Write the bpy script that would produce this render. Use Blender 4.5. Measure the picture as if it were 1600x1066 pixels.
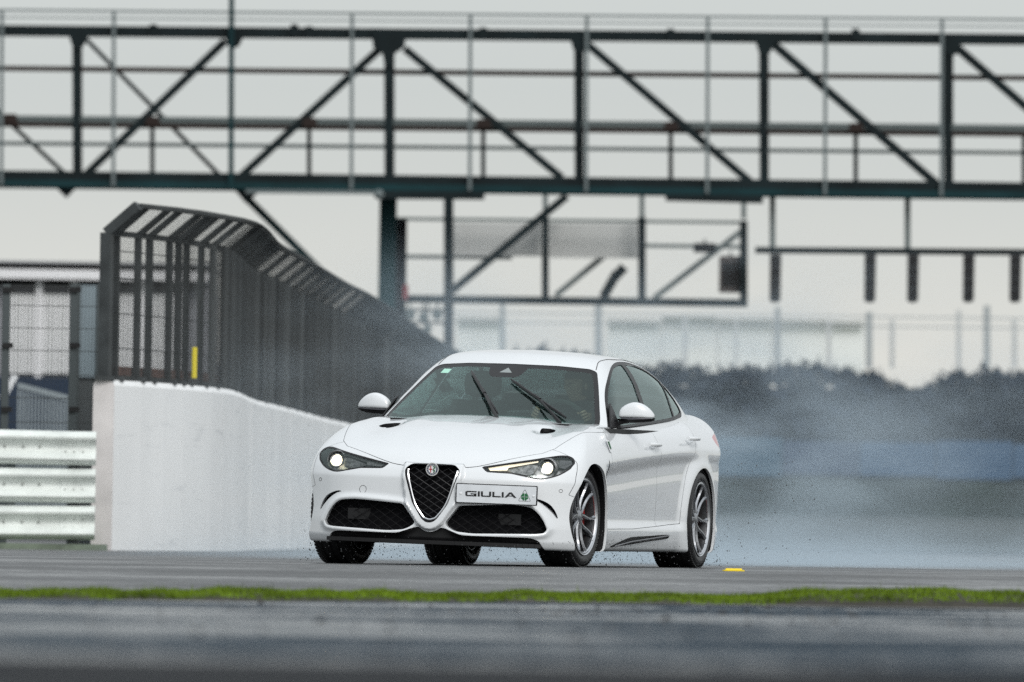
import bpy, bmesh, math, random
import numpy as np

for o in list(bpy.data.objects):
    bpy.data.objects.remove(o, do_unlink=True)
S = bpy.context.scene
COL = S.collection
rng = np.random.default_rng(7)
random.seed(7)

# ------------------------------------------------------------------ camera, sky, sun, exposure
LENS, FPX = 400.0, 400.0 / 36.0 * 1600.0
ROLL, PITCH, CAMH = math.radians(0.9), math.atan(303.0 / FPX), 0.20
DCAR, YAW = 74.7, math.radians(15.0)
cam = bpy.data.cameras.new('camera')
cam.lens = LENS; cam.sensor_width = 36.0; cam.sensor_fit = 'HORIZONTAL'
cam.clip_start = 0.5; cam.clip_end = 6000
cam.dof.use_dof = True; cam.dof.focus_distance = 73.4; cam.dof.aperture_fstop = 6.0
co = bpy.data.objects.new('camera', cam); COL.objects.link(co)
co.rotation_mode = 'XYZ'
from mathutils import Matrix, Vector
co.matrix_world = Matrix.Translation((0, 0, CAMH)) @ Matrix.Rotation(math.pi / 2 + PITCH, 4, 'X') @ Matrix.Rotation(ROLL, 4, 'Z')
S.camera = co

SUN_EL, SUN_ROT = math.radians(39), math.radians(157)      # soft sun behind thin cloud, behind the camera and to its right
wd = bpy.data.worlds.new('World'); S.world = wd; wd.use_nodes = True
nt = wd.node_tree; nt.nodes.clear()
sky = nt.nodes.new('ShaderNodeTexSky'); sky.sky_type = 'NISHITA'; sky.sun_disc = False
sky.sun_elevation = SUN_EL; sky.sun_rotation = SUN_ROT; sky.dust_density = 3.0
hs = nt.nodes.new('ShaderNodeHueSaturation'); hs.inputs['Saturation'].default_value = 0.15
bg1 = nt.nodes.new('ShaderNodeBackground'); bg1.inputs['Strength'].default_value = 0.05
tc = nt.nodes.new('ShaderNodeTexCoord'); sx = nt.nodes.new('ShaderNodeSeparateXYZ')
cr = nt.nodes.new('ShaderNodeValToRGB')
SKYSTOPS = [(0.0, (0.30, 0.31, 0.32)), (0.4995, (0.80, 0.79, 0.735)), (0.506, (0.765, 0.755, 0.70)), (0.518, (0.52, 0.555, 0.545)),
            (0.60, (0.52, 0.55, 0.56)), (0.75, (0.64, 0.69, 0.72)), (1.0, (0.78, 0.84, 0.88))]
els = cr.color_ramp.elements
while len(els) < len(SKYSTOPS): els.new(0.5)
for e, (p, c) in zip(els, SKYSTOPS): e.position = p; e.color = (*c, 1)
mr = nt.nodes.new('ShaderNodeMapRange')
mr.inputs['From Min'].default_value = -1; mr.inputs['From Max'].default_value = 1
bg2 = nt.nodes.new('ShaderNodeBackground'); bg2.inputs['Strength'].default_value = 0.92
ad = nt.nodes.new('ShaderNodeAddShader'); wo = nt.nodes.new('ShaderNodeOutputWorld')
L = nt.links.new
L(sky.outputs[0], hs.inputs['Color']); L(hs.outputs[0], bg1.inputs[0])
L(tc.outputs['Generated'], sx.inputs[0]); L(sx.outputs[2], mr.inputs['Value']); L(mr.outputs[0], cr.inputs[0]); L(cr.outputs[0], bg2.inputs[0])
L(bg1.outputs[0], ad.inputs[0]); L(bg2.outputs[0], ad.inputs[1]); L(ad.outputs[0], wo.inputs[0])

sl = bpy.data.lights.new('sun', 'SUN'); sl.energy = 1.45; sl.angle = math.radians(25); sl.color = (1.0, 0.97, 0.93)
so = bpy.data.objects.new('sun', sl); COL.objects.link(so)
so.rotation_euler = Vector((-0.42, 1.0, -0.88)).to_track_quat('-Z', 'Y').to_euler()
S.view_settings.view_transform = 'Standard'; S.view_settings.look = 'None'
S.view_settings.exposure = 0.0; S.view_settings.gamma = 1.0; S.view_settings.use_curve_mapping = False
S.render.engine = 'CYCLES'
S.cycles.use_denoising = False
S.cycles.max_bounces = 8; S.cycles.transparent_max_bounces = 24; S.cycles.volume_bounces = 1
S.cycles.volume_step_rate = 1.5; S.cycles.volume_max_steps = 96
S.cycles.sample_clamp_indirect = 6.0

def at(u, v, Y):
    """surveyed point of the place: photo bearing (u, v) at depth Y"""
    c, s = math.cos(ROLL), math.sin(ROLL)
    a, b = u - 800, 533 - v
    x, y = a * c - b * s, a * s + b * c
    d = (x / FPX, math.cos(PITCH) - y / FPX * math.sin(PITCH), math.sin(PITCH) + y / FPX * math.cos(PITCH))
    t = Y / d[1]
    return np.array([d[0] * t, Y, CAMH + d[2] * t])

# ------------------------------------------------------------------ materials
def mat(name, col, rough=0.5, metal=0.0, spec=0.5, noise=None, bump=None, coat=0.0, emit=None, emit_s=0.0, coords='Object'):
    """noise: (scale, amount, detail, stretch xyz) varies the base colour; bump: (scale, strength, distance)"""
    m = bpy.data.materials.new(name); m.use_nodes = True
    n = m.node_tree; b = n.nodes['Principled BSDF']
    b.inputs['Base Color'].default_value = (*col, 1); b.inputs['Roughness'].default_value = rough
    b.inputs['Metallic'].default_value = metal; b.inputs['Specular IOR Level'].default_value = spec
    b.inputs['Coat Weight'].default_value = coat; b.inputs['Coat Roughness'].default_value = 0.04
    if emit: b.inputs['Emission Color'].default_value = (*emit, 1); b.inputs['Emission Strength'].default_value = emit_s
    t = n.nodes.new('ShaderNodeTexCoord')
    if noise:
        mp = n.nodes.new('ShaderNodeMapping'); n.links.new(t.outputs[coords], mp.inputs[0])
        mp.inputs['Scale'].default_value = noise[3] if len(noise) > 3 else (1, 1, 1)
        nz = n.nodes.new('ShaderNodeTexNoise'); nz.inputs['Scale'].default_value = noise[0]; nz.inputs['Detail'].default_value = noise[2]
        n.links.new(mp.outputs[0], nz.inputs['Vector'])
        rp = n.nodes.new('ShaderNodeValToRGB')
        k = noise[1]
        rp.color_ramp.elements[0].position = 0.3; rp.color_ramp.elements[1].position = 0.7
        rp.color_ramp.elements[0].color = (*[max(0, c * (1 - k)) for c in col], 1)
        rp.color_ramp.elements[1].color = (*[min(1, c * (1 + k)) for c in col], 1)
        n.links.new(nz.outputs['Fac'], rp.inputs[0]); n.links.new(rp.outputs[0], b.inputs['Base Color'])
    if bump:
        nz2 = n.nodes.new('ShaderNodeTexNoise'); nz2.inputs['Scale'].default_value = bump[0]; nz2.inputs['Detail'].default_value = 4
        n.links.new(t.outputs[coords], nz2.inputs['Vector'])
        bp = n.nodes.new('ShaderNodeBump'); bp.inputs['Strength'].default_value = bump[1]; bp.inputs['Distance'].default_value = bump[2]
        n.links.new(nz2.outputs['Fac'], bp.inputs['Height']); n.links.new(bp.outputs[0], b.inputs['Normal'])
    return m

def glass(name, tint, refl=1.0, rough=0.02, ior=1.6, fog=0.0):
    m = bpy.data.materials.new(name); m.use_nodes = True
    n = m.node_tree; n.nodes.clear()
    tr = n.nodes.new('ShaderNodeBsdfTransparent'); tr.inputs[0].default_value = (*tint, 1)
    gl = n.nodes.new('ShaderNodeBsdfGlossy'); gl.inputs['Roughness'].default_value = rough
    gl.inputs[0].default_value = (refl * .86, refl, refl * .97, 1)
    fr = n.nodes.new('ShaderNodeFresnel'); fr.inputs[0].default_value = ior
    mx = n.nodes.new('ShaderNodeMixShader'); out = n.nodes.new('ShaderNodeOutputMaterial')
    src = tr.outputs[0]
    if fog:      # a film of rain and condensation
        tl = n.nodes.new('ShaderNodeBsdfTranslucent'); tl.inputs[0].default_value = (.90, .97, .94, 1)
        m2 = n.nodes.new('ShaderNodeMixShader'); m2.inputs[0].default_value = fog
        n.links.new(src, m2.inputs[1]); n.links.new(tl.outputs[0], m2.inputs[2]); src = m2.outputs[0]
    n.links.new(fr.outputs[0], mx.inputs[0]); n.links.new(src, mx.inputs[1]); n.links.new(gl.outputs[0], mx.inputs[2])
    n.links.new(mx.outputs[0], out.inputs[0])
    return m

M = {}
M['paint'] = mat('white_car_paint', (0.69, 0.715, 0.735), 0.30, spec=0.5, coat=1.0, bump=(900, 0.05, 0.0006))
M['black'] = mat('black_plastic', (0.008, 0.008, 0.009), 0.40, spec=0.35)
M['gap'] = mat('dark_seal', (0.06, 0.06, 0.062), 0.7)
M['under'] = mat('underbody_black', (0.006, 0.006, 0.007), 0.9, spec=0.05)
M['tyre'] = mat('wet_tyre_rubber', (0.011, 0.011, 0.012), 0.45, noise=(30, 0.5, 4), bump=(80, 0.4, 0.004))
M['rim'] = mat('dark_alloy', (0.36, 0.37, 0.39), 0.28, metal=1.0)
M['barrel'] = mat('dark_rim_barrel', (0.07, 0.072, 0.076), 0.4, metal=0.8)
M['rimedge'] = mat('bright_alloy', (0.62, 0.63, 0.65), 0.25, metal=1.0)
M['steel'] = mat('brake_steel', (0.25, 0.25, 0.26), 0.35, metal=1.0)
M['red'] = mat('red_caliper_paint', (0.32, 0.012, 0.012), 0.4)
M['chrome'] = mat('satin_chrome', (0.78, 0.79, 0.80), 0.16, metal=1.0)
M['dkchrome'] = mat('dark_chrome', (0.10, 0.10, 0.11), 0.25, metal=1.0)
M['mesh'] = mat('grille_wire_black', (0.020, 0.020, 0.022), 0.4, spec=0.4); M['mesh2'] = mat('intake_wire_black', (0.010, 0.010, 0.011), 0.5, spec=0.12)
M['glass'] = glass('windscreen_glass', (0.56, 0.74, 0.70), 0.95, ior=1.60, fog=.01)
M['sglass'] = glass('side_window_glass', (0.62, 0.76, 0.75), 0.95, ior=1.8, fog=.06); M['rglass'] = glass('misted_rear_glass', (0.8, 0.92, 0.90), 0.9, fog=.9)
M['lens'] = glass('headlight_lens', (0.93, 0.94, 0.94), 0.9)
M['bucket'] = mat('headlight_bucket', (0.26, 0.265, 0.27), 0.38, metal=0.7, noise=(45, 0.7, 4))
M['lamp'] = mat('lit_lamp', (1, 0.95, 0.85), 0.4, emit=(1.0, 0.84, 0.56), emit_s=5.0)
M['drl'] = mat('daytime_strip', (0.95, 0.9, 0.8), 0.4, emit=(1.0, 0.85, 0.60), emit_s=0.75)
M['cabin'] = mat('cabin_trim', (0.022, 0.024, 0.025), 0.7)
M['seat'] = mat('seat_leather', (0.045, 0.047, 0.049), 0.6)
M['plate'] = mat('plate_white', (0.66, 0.69, 0.72), 0.45, noise=(14, 0.06, 3))
M['ink'] = mat('black_ink', (0.01, 0.01, 0.012), 0.5)
M['green'] = mat('green_print', (0.005, 0.12, 0.035), 0.5)
M['badgered'] = mat('red_enamel', (0.42, 0.02, 0.03), 0.35)
M['badgewhite'] = mat('white_enamel', (0.78, 0.80, 0.82), 0.35)
M['tail'] = mat('tail_lamp_red', (0.45, 0.01, 0.02), 0.2, coat=1.0)
M['sticker'] = mat('pale_green_sticker', (0.40, 0.72, 0.58), 0.5)
M['skin'] = mat('skin', (0.34, 0.20, 0.15), 0.55)
M['hair'] = mat('dark_hair', (0.03, 0.024, 0.02), 0.7)
M['jacket'] = mat('dark_jacket', (0.03, 0.033, 0.04), 0.8)

# ------------------------------------------------------------------ object helpers
def link(name, V, F, m, parent=None, smooth=False, N=None):
    me = bpy.data.meshes.new(name)
    V = np.asarray(V, float)
    if isinstance(F, np.ndarray) and F.ndim == 2:
        k = F.shape[1]
        me.vertices.add(len(V)); me.vertices.foreach_set('co', V.astype(np.float32).ravel())
        me.loops.add(F.size); me.loops.foreach_set('vertex_index', F.astype(np.int32).ravel())
        me.polygons.add(len(F)); me.polygons.foreach_set('loop_start', (np.arange(len(F)) * k).astype(np.int32))
        me.update(calc_edges=True); me.validate()
    else:
        me.from_pydata([tuple(v) for v in V], [], [tuple(int(i) for i in f) for f in F])
    me.materials.append(m)
    if smooth or N is not None:
        me.polygons.foreach_set('use_smooth', np.ones(len(me.polygons), bool))
    if N is not None and len(me.vertices) == len(N):
        me.normals_split_custom_set_from_vertices([tuple(v) for v in N])
    o = bpy.data.objects.new(name, me); COL.objects.link(o)
    if parent is not None: o.parent = parent
    return o

def empty(name, loc=(0, 0, 0), rz=0.0, parent=None):
    o = bpy.data.objects.new(name, None); COL.objects.link(o)
    o.location = loc; o.rotation_euler = (0, 0, rz); o.empty_display_size = 0.2
    if parent is not None: o.parent = parent
    return o

def tag(o, label=None, cat=None, group=None, kind=None):
    if label: o['label'] = label
    if cat: o['category'] = cat
    if group: o['group'] = group
    if kind: o['kind'] = kind
    return o

class MB:
    """collects shapes, links them as ONE mesh object"""
    def __init__(s): s.v = []; s.f = []
    def add(s, V, F):
        k = len(s.v); s.v += [tuple(map(float, p)) for p in V]; s.f += [tuple(int(i) + k for i in f) for f in F]; return s
    def box(s, c, h, R=None):
        c = np.array(c, float)
        P = np.array([(x, y, z) for x in (-1, 1) for y in (-1, 1) for z in (-1, 1)], float) * np.array(h, float)
        if R is not None: P = P @ np.asarray(R).T
        return s.add(P + c, [(0, 1, 3, 2), (4, 6, 7, 5), (0, 4, 5, 1), (2, 3, 7, 6), (0, 2, 6, 4), (1, 5, 7, 3)])
    def bar(s, a, b, w, h=None, up=(0, 0, 1)):
        """rectangular bar from a to b, w wide, h deep"""
        a, b = np.array(a, float), np.array(b, float); h = w if h is None else h
        d = b - a; n = np.linalg.norm(d); d = d / n
        upv = np.array(up, float)
        if abs(d @ upv) > 0.98: upv = np.array((0, 1.0, 0))
        sd = np.cross(d, upv); sd /= np.linalg.norm(sd); u = np.cross(sd, d)
        P = [p + sd * sx * w / 2 + u * su * h / 2 for p in (a, b) for sx, su in ((-1, -1), (1, -1), (1, 1), (-1, 1))]
        return s.add(P, [(3, 2, 1, 0), (4, 5, 6, 7), (0, 1, 5, 4), (1, 2, 6, 5), (2, 3, 7, 6), (3, 0, 4, 7)])
    def tube(s, path, r, n=8, closed=False, caps=True):
        P = np.array(path, float); k = len(P)
        R = np.full(k, r) if np.isscalar(r) else np.array(r, float)
        T = np.gradient(P, axis=0) if not closed else (np.roll(P, -1, 0) - np.roll(P, 1, 0))
        T /= np.linalg.norm(T, axis=1)[:, None] + 1e-12
        ref = np.array((0, 0, 1.0)) if abs(T[0][2]) < 0.9 else np.array((1.0, 0, 0))
        V = []
        u = np.cross(T[0], ref); u /= np.linalg.norm(u)
        for i in range(k):
            u = u - T[i] * (u @ T[i]); u /= np.linalg.norm(u) + 1e-12; w = np.cross(T[i], u)
            for j in range(n):
                a = 2 * math.pi * j / n
                V.append(P[i] + R[i] * (math.cos(a) * u + math.sin(a) * w))
        F = []
        for i in range(k if closed else k - 1):
            i2 = (i + 1) % k
            for j in range(n):
                F.append((i * n + j, i * n + (j + 1) % n, i2 * n + (j + 1) % n, i2 * n + j))
        if caps and not closed:
            F.append(tuple(range(n))[::-1]); F.append(tuple((k - 1) * n + j for j in range(n)))
        return s.add(V, F)
    def lathe(s, prof, axis='y', n=48, c=(0, 0, 0), closed=True):
        """profile (radius, offset along axis) turned about the axis"""
        prof = list(prof); k = len(prof); V = []
        for j in range(n):
            a = 2 * math.pi * j / n; ca, sa = math.cos(a), math.sin(a)
            for r, t in prof:
                p = (r * ca, t, r * sa) if axis == 'y' else ((r * ca, r * sa, t) if axis == 'z' else (t, r * ca, r * sa))
                V.append(np.array(p) + np.array(c))
        F = []
        for j in range(n):
            j2 = (j + 1) % n
            for i in range(k if closed else k - 1):
                i2 = (i + 1) % k
                F.append((j * k + i, j * k + i2, j2 * k + i2, j2 * k + i))
        return s.add(V, F)
    def prism(s, poly, d0, d1, fn):
        """polygon (a, b) swept from d0 to d1; fn(a, b, d) gives the point"""
        k = len(poly); V = [fn(a, b, d0) for a, b in poly] + [fn(a, b, d1) for a, b in poly]
        F = [tuple(range(k))[::-1], tuple(range(k, 2 * k))] + [(i, (i + 1) % k, k + (i + 1) % k, k + i) for i in range(k)]
        return s.add(V, F)
    def build(s, name, m, parent=None, smooth=False, xf=None):
        V = np.array(s.v) if xf is None else xf(np.array(s.v))
        o = link(name, V, s.f, m, parent, smooth)
        bm = bmesh.new(); bm.from_mesh(o.data); bmesh.ops.recalc_face_normals(bm, faces=bm.faces); bm.to_mesh(o.data); bm.free()
        if smooth: o.data.set_sharp_from_angle(angle=math.radians(38))
        return o
# ------------------------------------------------------------------ the car: an analytic shell, sliced into its panels
def pchip(pts):
    P = np.array(sorted(pts), float); x, y = P[:, 0], P[:, 1]
    h = np.diff(x); d = np.diff(y) / h; m = np.zeros_like(y)
    for i in range(1, len(x) - 1):
        if d[i - 1] * d[i] > 0:
            w1, w2 = 2 * h[i] + h[i - 1], h[i] + 2 * h[i - 1]
            m[i] = (w1 + w2) / (w1 / d[i - 1] + w2 / d[i])
    m[0], m[-1] = d[0], d[-1]
    xs = np.linspace(x[0], x[-1], 4000); k = np.clip(np.searchsorted(x, xs) - 1, 0, len(x) - 2)
    t = (xs - x[k]) / h[k]
    ys = ((2*t**3 - 3*t**2 + 1) * y[k] + (t**3 - 2*t**2 + t) * h[k] * m[k] + (-2*t**3 + 3*t**2) * y[k+1] + (t**3 - t**2) * h[k] * m[k+1])
    # a light blur keeps the curvature continuous
    return lambda q: np.interp(q, xs, ys)

def smax(a, b, k):
    h = np.maximum(k - np.abs(a - b), 0) / k
    return np.maximum(a, b) + h * h * k * 0.25
def sstep(a, b, x):
    t = np.clip((x - a) / (b - a), 0, 1); return t * t * (3 - 2 * t)

W_ = pchip([(-2.6,.64),(-2.45,.76),(-2.3,.85),(-2.1,.905),(-1.8,.930),(-1.41,.932),(-1.0,.915),(-.5,.898),(0,.890),(.5,.893),(.9,.905),(1.2,.924),(1.41,.935),(1.6,.932),(1.8,.921),(1.95,.89),(2.1,.84),(2.3,.74)])
O_ = pchip([(.05,.08),(.10,.055),(.15,.032),(.20,.020),(.26,.016),(.33,.040),(.42,.036),(.50,.031),(.57,.032),(.615,.031),(.690,.005),(.712,0),(.77,.010),(.82,.022),(.87,.042),(.92,.075),(.97,.115),(1.05,.20),(1.2,.40)])
ZR_ = pchip([(-2.5,.10),(-1.5,.10),(-1.0,.085),(0,.035),(1.0,-.015),(1.5,-.03),(2.2,-.03)])
ZC_ = pchip([(2.4,.60),(2.2,.672),(2.1,.706),(2.05,.720),(1.97,.741),(1.8,.795),(1.6,.845),(1.4,.888),(1.2,.925),(1.0,.955),(.85,.972),(.6,.980),(.3,.972),(0,.975),(-.5,.99),(-1,1.015),(-1.5,1.05),(-1.8,1.07),(-2.1,1.072),(-2.38,1.085),(-2.5,1.06)])
DR_ = pchip([(0,0),(.15,.001),(.27,.006),(.36,.010),(.45,.022),(.55,.031),(.62,.034),(.70,.034),(.76,.040),(.81,.056),(.86,.095),(.90,.15),(.95,.26),(1.1,.8)])
XP_ = pchip([(0,2.030),(.15,2.028),(.3,2.012),(.45,1.985),(.6,1.945),(.7,1.900),(.78,1.842),(.84,1.790),(.88,1.746),(.91,1.696),(.935,1.62),(.96,1.46),(1.1,.6)])
ZO_ = pchip([(.05,.06),(.10,.035),(.14,.018),(.18,.0),(.25,.0),(.35,.008),(.44,.012),(.525,.014),(.55,.015),(.59,.030),(.64,.062),(.69,.108),(.73,.165),(.78,.27),(.85,.46),(1.0,1.0)])
XR_ = pchip([(0,-2.43),(.5,-2.40),(.7,-2.34),(.8,-2.26),(.88,-2.13),(.93,-1.95),(.96,-1.75),(1.1,-1.0)])
RZ_ = pchip([(.05,.20),(.15,.09),(.3,.02),(.5,0),(.75,.02),(.9,.05),(1.05,.06),(1.1,.06)])

def poly_sd(poly, a, b):
    """signed distance to a polygon (negative inside), vectorised"""
    P = np.array(poly, float); n = len(P); d = np.full(np.shape(a), 1e9); ins = np.zeros(np.shape(a), bool)
    for i in range(n):
        p, q = P[i], P[(i + 1) % n]; e = q - p; wa, wb = a - p[0], b - p[1]
        t = np.clip((wa * e[0] + wb * e[1]) / (e @ e + 1e-15), 0, 1)
        d = np.minimum(d, (wa - e[0] * t) ** 2 + (wb - e[1] * t) ** 2)
        c1 = (p[1] <= b) & (q[1] > b); c2 = (p[1] > b) & (q[1] <= b); cr_ = e[0] * wb - e[1] * wa
        ins ^= (c1 & (cr_ > 0)) | (c2 & (cr_ < 0))
    return np.sqrt(d) * np.where(ins, -1, 1)

def rnd(poly, r=0.012, n=4):
    """rounded-corner copy of a polygon"""
    P = [np.array(p, float) for p in poly]; out = []
    for i in range(len(P)):
        a, b, c = P[i - 1], P[i], P[(i + 1) % len(P)]
        la, lc = np.linalg.norm(a - b), np.linalg.norm(c - b); t = min(r, la * .45, lc * .45)
        p, q = b + (a - b) / la * t, b + (c - b) / lc * t
        for k in range(n + 1):
            s = k / n; out.append((1-s)**2 * p + 2*s*(1-s) * b + s*s * q)
    return [tuple(p) for p in out]
def cat(pts, n=6, closed=False):
    P = np.array(pts, float); out = []; k = len(P)
    for i in range(k if closed else k - 1):
        p0, p1, p2, p3 = P[(i-1) % k] if closed or i else P[0], P[i], P[(i+1) % k], P[(i+2) % k] if closed or i + 2 < k else P[-1]
        for j in range(n):
            t = j / n; out.append(.5 * (2*p1 + (p2-p0)*t + (2*p0-5*p1+4*p2-p3)*t*t + (3*p1-p0-3*p2+p3)*t**3))
    if not closed: out.append(P[-1])
    return [tuple(p) for p in out]
def sym(half):
    """half outline listed from centre top round to centre bottom -> full outline"""
    return list(half) + [(-a, b) for a, b in reversed(half) if abs(a) > 1e-6]

SHIELD = rnd(sym([(0,.648),(.142,.646),(.183,.612),(.176,.575),(.118,.392),(.05,.292),(.022,.273),(0,.270)]), .02)
VOUT = [(-.20,.66),(.20,.66),(.205,.575),(.172,.385),(.085,.255),(.045,.226),(0,.216),(-.045,.226),(-.085,.255),(-.172,.385),(-.205,.575)]
INTAKE = rnd(cat([(.185,.386),(.45,.402),(.56,.402),(.645,.386),(.706,.325),(.738,.256)], 5) + [(.725,.232),(.68,.224),(.28,.211),(.165,.221),(.092,.264)], .03)
SLIT = cat([(.60,.455),(.66,.452),(.73,.425),(.768,.385),(.790,.335),(.782,.330),(.757,.362),(.71,.407),(.66,.438)], 5, True)
HEAD = rnd(cat([(.305,.640),(.45,.668),(.606,.699),(.70,.720),(.76,.732),(.805,.730),(.838,.712),(.852,.684)], 5) + cat([(.835,.645),(.79,.607),(.73,.581),(.67,.572),(.60,.583),(.50,.602)], 4) + [(.345,.606)], .014)
SPLIT = rnd(sym([(0,.210),(.038,.218),(.070,.242),(.095,.240),(.215,.1975),(.645,.1975),(.69,.182),(.73,.10),(.73,.0),(0,.0)]), .02)
HOOD = rnd(cat([(1.985,0),(1.982,.12),(1.955,.27),(1.905,.40),(1.83,.53),(1.74,.65)], 5) + cat([(1.64,.705),(1.45,.742),(1.20,.780),(1.0,.805)], 4) + [(.80,.815),(.72,.76),(.66,.60),(.62,0)], .05)
HOOD = HOOD + [(a, -b) for a, b in reversed(HOOD)]

def f_body(x, y, z):
    rf = np.minimum(np.hypot(x - 1.41, z - .325), np.hypot(x + 1.41, z - .325))
    o = O_(z - ZR_(x) * sstep(.40, .58, z))
    fl = 1 - sstep(.365, .50, rf)
    o = o * (1 - .9 * fl) - .006 * fl
    ys = W_(x) - o
    side = (y - ys) * .95
    D = DR_(y)
    bulge = .012 * np.exp(-((x - 1.45) / .35) ** 2) * np.exp(-((y - .78) / .08) ** 2)
    valley = .007 * np.exp(-((y - .56) / .09) ** 2) * sstep(1.9, 1.5, x) * sstep(.5, 1.0, x)
    top = (z - (ZC_(x) - D + bulge - valley - .075 * sstep(-1.2, -1.9, x) * sstep(.60, .88, y) - .022 * np.exp(-((y - .495) / .045) ** 2) * np.exp(-((x - 1.19) / .10) ** 2))) * .93
    xf = XP_(y) - ZO_(z)
    # loop round the lower intake, lip under it, V round the shield
    di = poly_sd(INTAKE, y, z)
    fr_mask = sstep(1.5, 1.7, x)
    ring = .020 * np.exp(-((di - .012) / .020) ** 2) * sstep(.05, .2, y)
    dv = poly_sd(VOUT, y, z)
    ring = ring + .030 * (1 - sstep(-.016, .004, dv))
    front = (x - xf - ring * fr_mask * (x > 1.0)) * .9
    back = (XR_(y) + RZ_(z) - x) * .9
    bot = .122 + .02 * sstep(1.4, .9, x) * 0 - z
    v = smax(side, top, .10)
    v = smax(v, front, .055)
    v = smax(v, back, .12)
    return smax(v, bot, .03)

ZRF_ = pchip([(1.2,.95),(.8,1.16),(.4,1.295),(.1,1.372),(-.1,1.402),(-.4,1.424),(-.7,1.424),(-1.0,1.408),(-1.3,1.370),(-1.6,1.292),(-1.9,1.170),(-2.1,1.06),(-2.4,.85)])
DRF_ = pchip([(0,0),(.3,.010),(.45,.026),(.55,.050),(.65,.11),(.8,.3),(.95,.6)])
TP_ = pchip([(-2.4,.22),(-2.1,.12),(-1.8,.040),(-1.5,.008),(-1.1,-.014),(-.7,-.010),(0,0),(.3,.004),(.6,.03),(1.0,.10)])
def f_cab(x, y, z):
    ws = (x - (.86 - (z - .97) * 2.03 - .58 * y * y)) * .44
    side = (y - (.80 - .50 * (z - .93) - .16 * np.maximum(z - 1.22, 0) - TP_(x))) * .88
    roof = (z - (ZRF_(x) - DRF_(y))) * .93
    v = smax(ws, roof, .035)
    v = smax(v, side, .075)
    return smax(v, .80 - z, .01)

def shell(f, lo, hi, ilo, ihi, step, skip_bottom=True):
    """star-shaped sampling of f = 0 from an inner box; returns V, N, T"""
    lo, hi, ilo, ihi = map(lambda q: np.array(q, float), (lo, hi, ilo, ihi))
    VV, TT = [], []; off = 0
    for ax in range(3):
        for sgn in (0, 1):
            if ax == 2 and sgn == 0 and skip_bottom: continue
            a, b = [i for i in range(3) if i != ax]
            na, nb = int((hi[a]-lo[a]) / step) + 1, int((hi[b]-lo[b]) / step) + 1
            if na % 2 == 0: na += 1
            A, B = np.meshgrid(np.linspace(lo[a], hi[a], na), np.linspace(lo[b], hi[b], nb), indexing='ij')
            P = np.zeros((na * nb, 3)); P[:, a] = A.ravel(); P[:, b] = B.ravel(); P[:, ax] = hi[ax] if sgn else lo[ax]
            C = np.clip(P, ilo, ihi); d = P - C
            t0 = np.zeros(len(P)); t1 = np.full(len(P), 1.35)
            for _ in range(26):
                t = .5 * (t0 + t1); Q = C + d * t[:, None]
                inn = f(Q[:, 0], np.abs(Q[:, 1]), Q[:, 2]) < 0
                t0 = np.where(inn, t, t0); t1 = np.where(inn, t1, t)
            Q = C + d * t1[:, None]
            i = np.arange(na * nb).reshape(na, nb)
            q = np.stack([i[:-1, :-1], i[1:, :-1], i[1:, 1:], i[:-1, 1:]], -1).reshape(-1, 4)
            if (sgn == 0) ^ (ax == 1): q = q[:, ::-1]
            T = np.concatenate([q[:, [0, 1, 2]], q[:, [0, 2, 3]]])
            VV.append(Q); TT.append(T + off); off += len(Q)
    V, T = np.concatenate(VV), np.concatenate(TT)
    # weld the seams between the box faces
    key = np.round(V / 2e-4).astype(np.int64)
    _, first, inv = np.unique(key, axis=0, return_index=True, return_inverse=True); inv = inv.ravel()
    V = V[first]; T = inv[T]; T = T[(T[:, 0] != T[:, 1]) & (T[:, 1] != T[:, 2]) & (T[:, 0] != T[:, 2])]
    e = 1.5e-3
    def g(dx, dy, dz): return f(V[:, 0] + dx, np.abs(V[:, 1] + dy), V[:, 2] + dz)
    N = np.stack([g(e,0,0) - g(-e,0,0), g(0,e,0) - g(0,-e,0), g(0,0,e) - g(0,0,-e)], -1)
    N /= np.linalg.norm(N, axis=1)[:, None] + 1e-12
    return V, N, T

def compact(V, N, T):
    u, inv = np.unique(T, return_inverse=True)
    return V[u], N[u], inv.reshape(T.shape)

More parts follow.
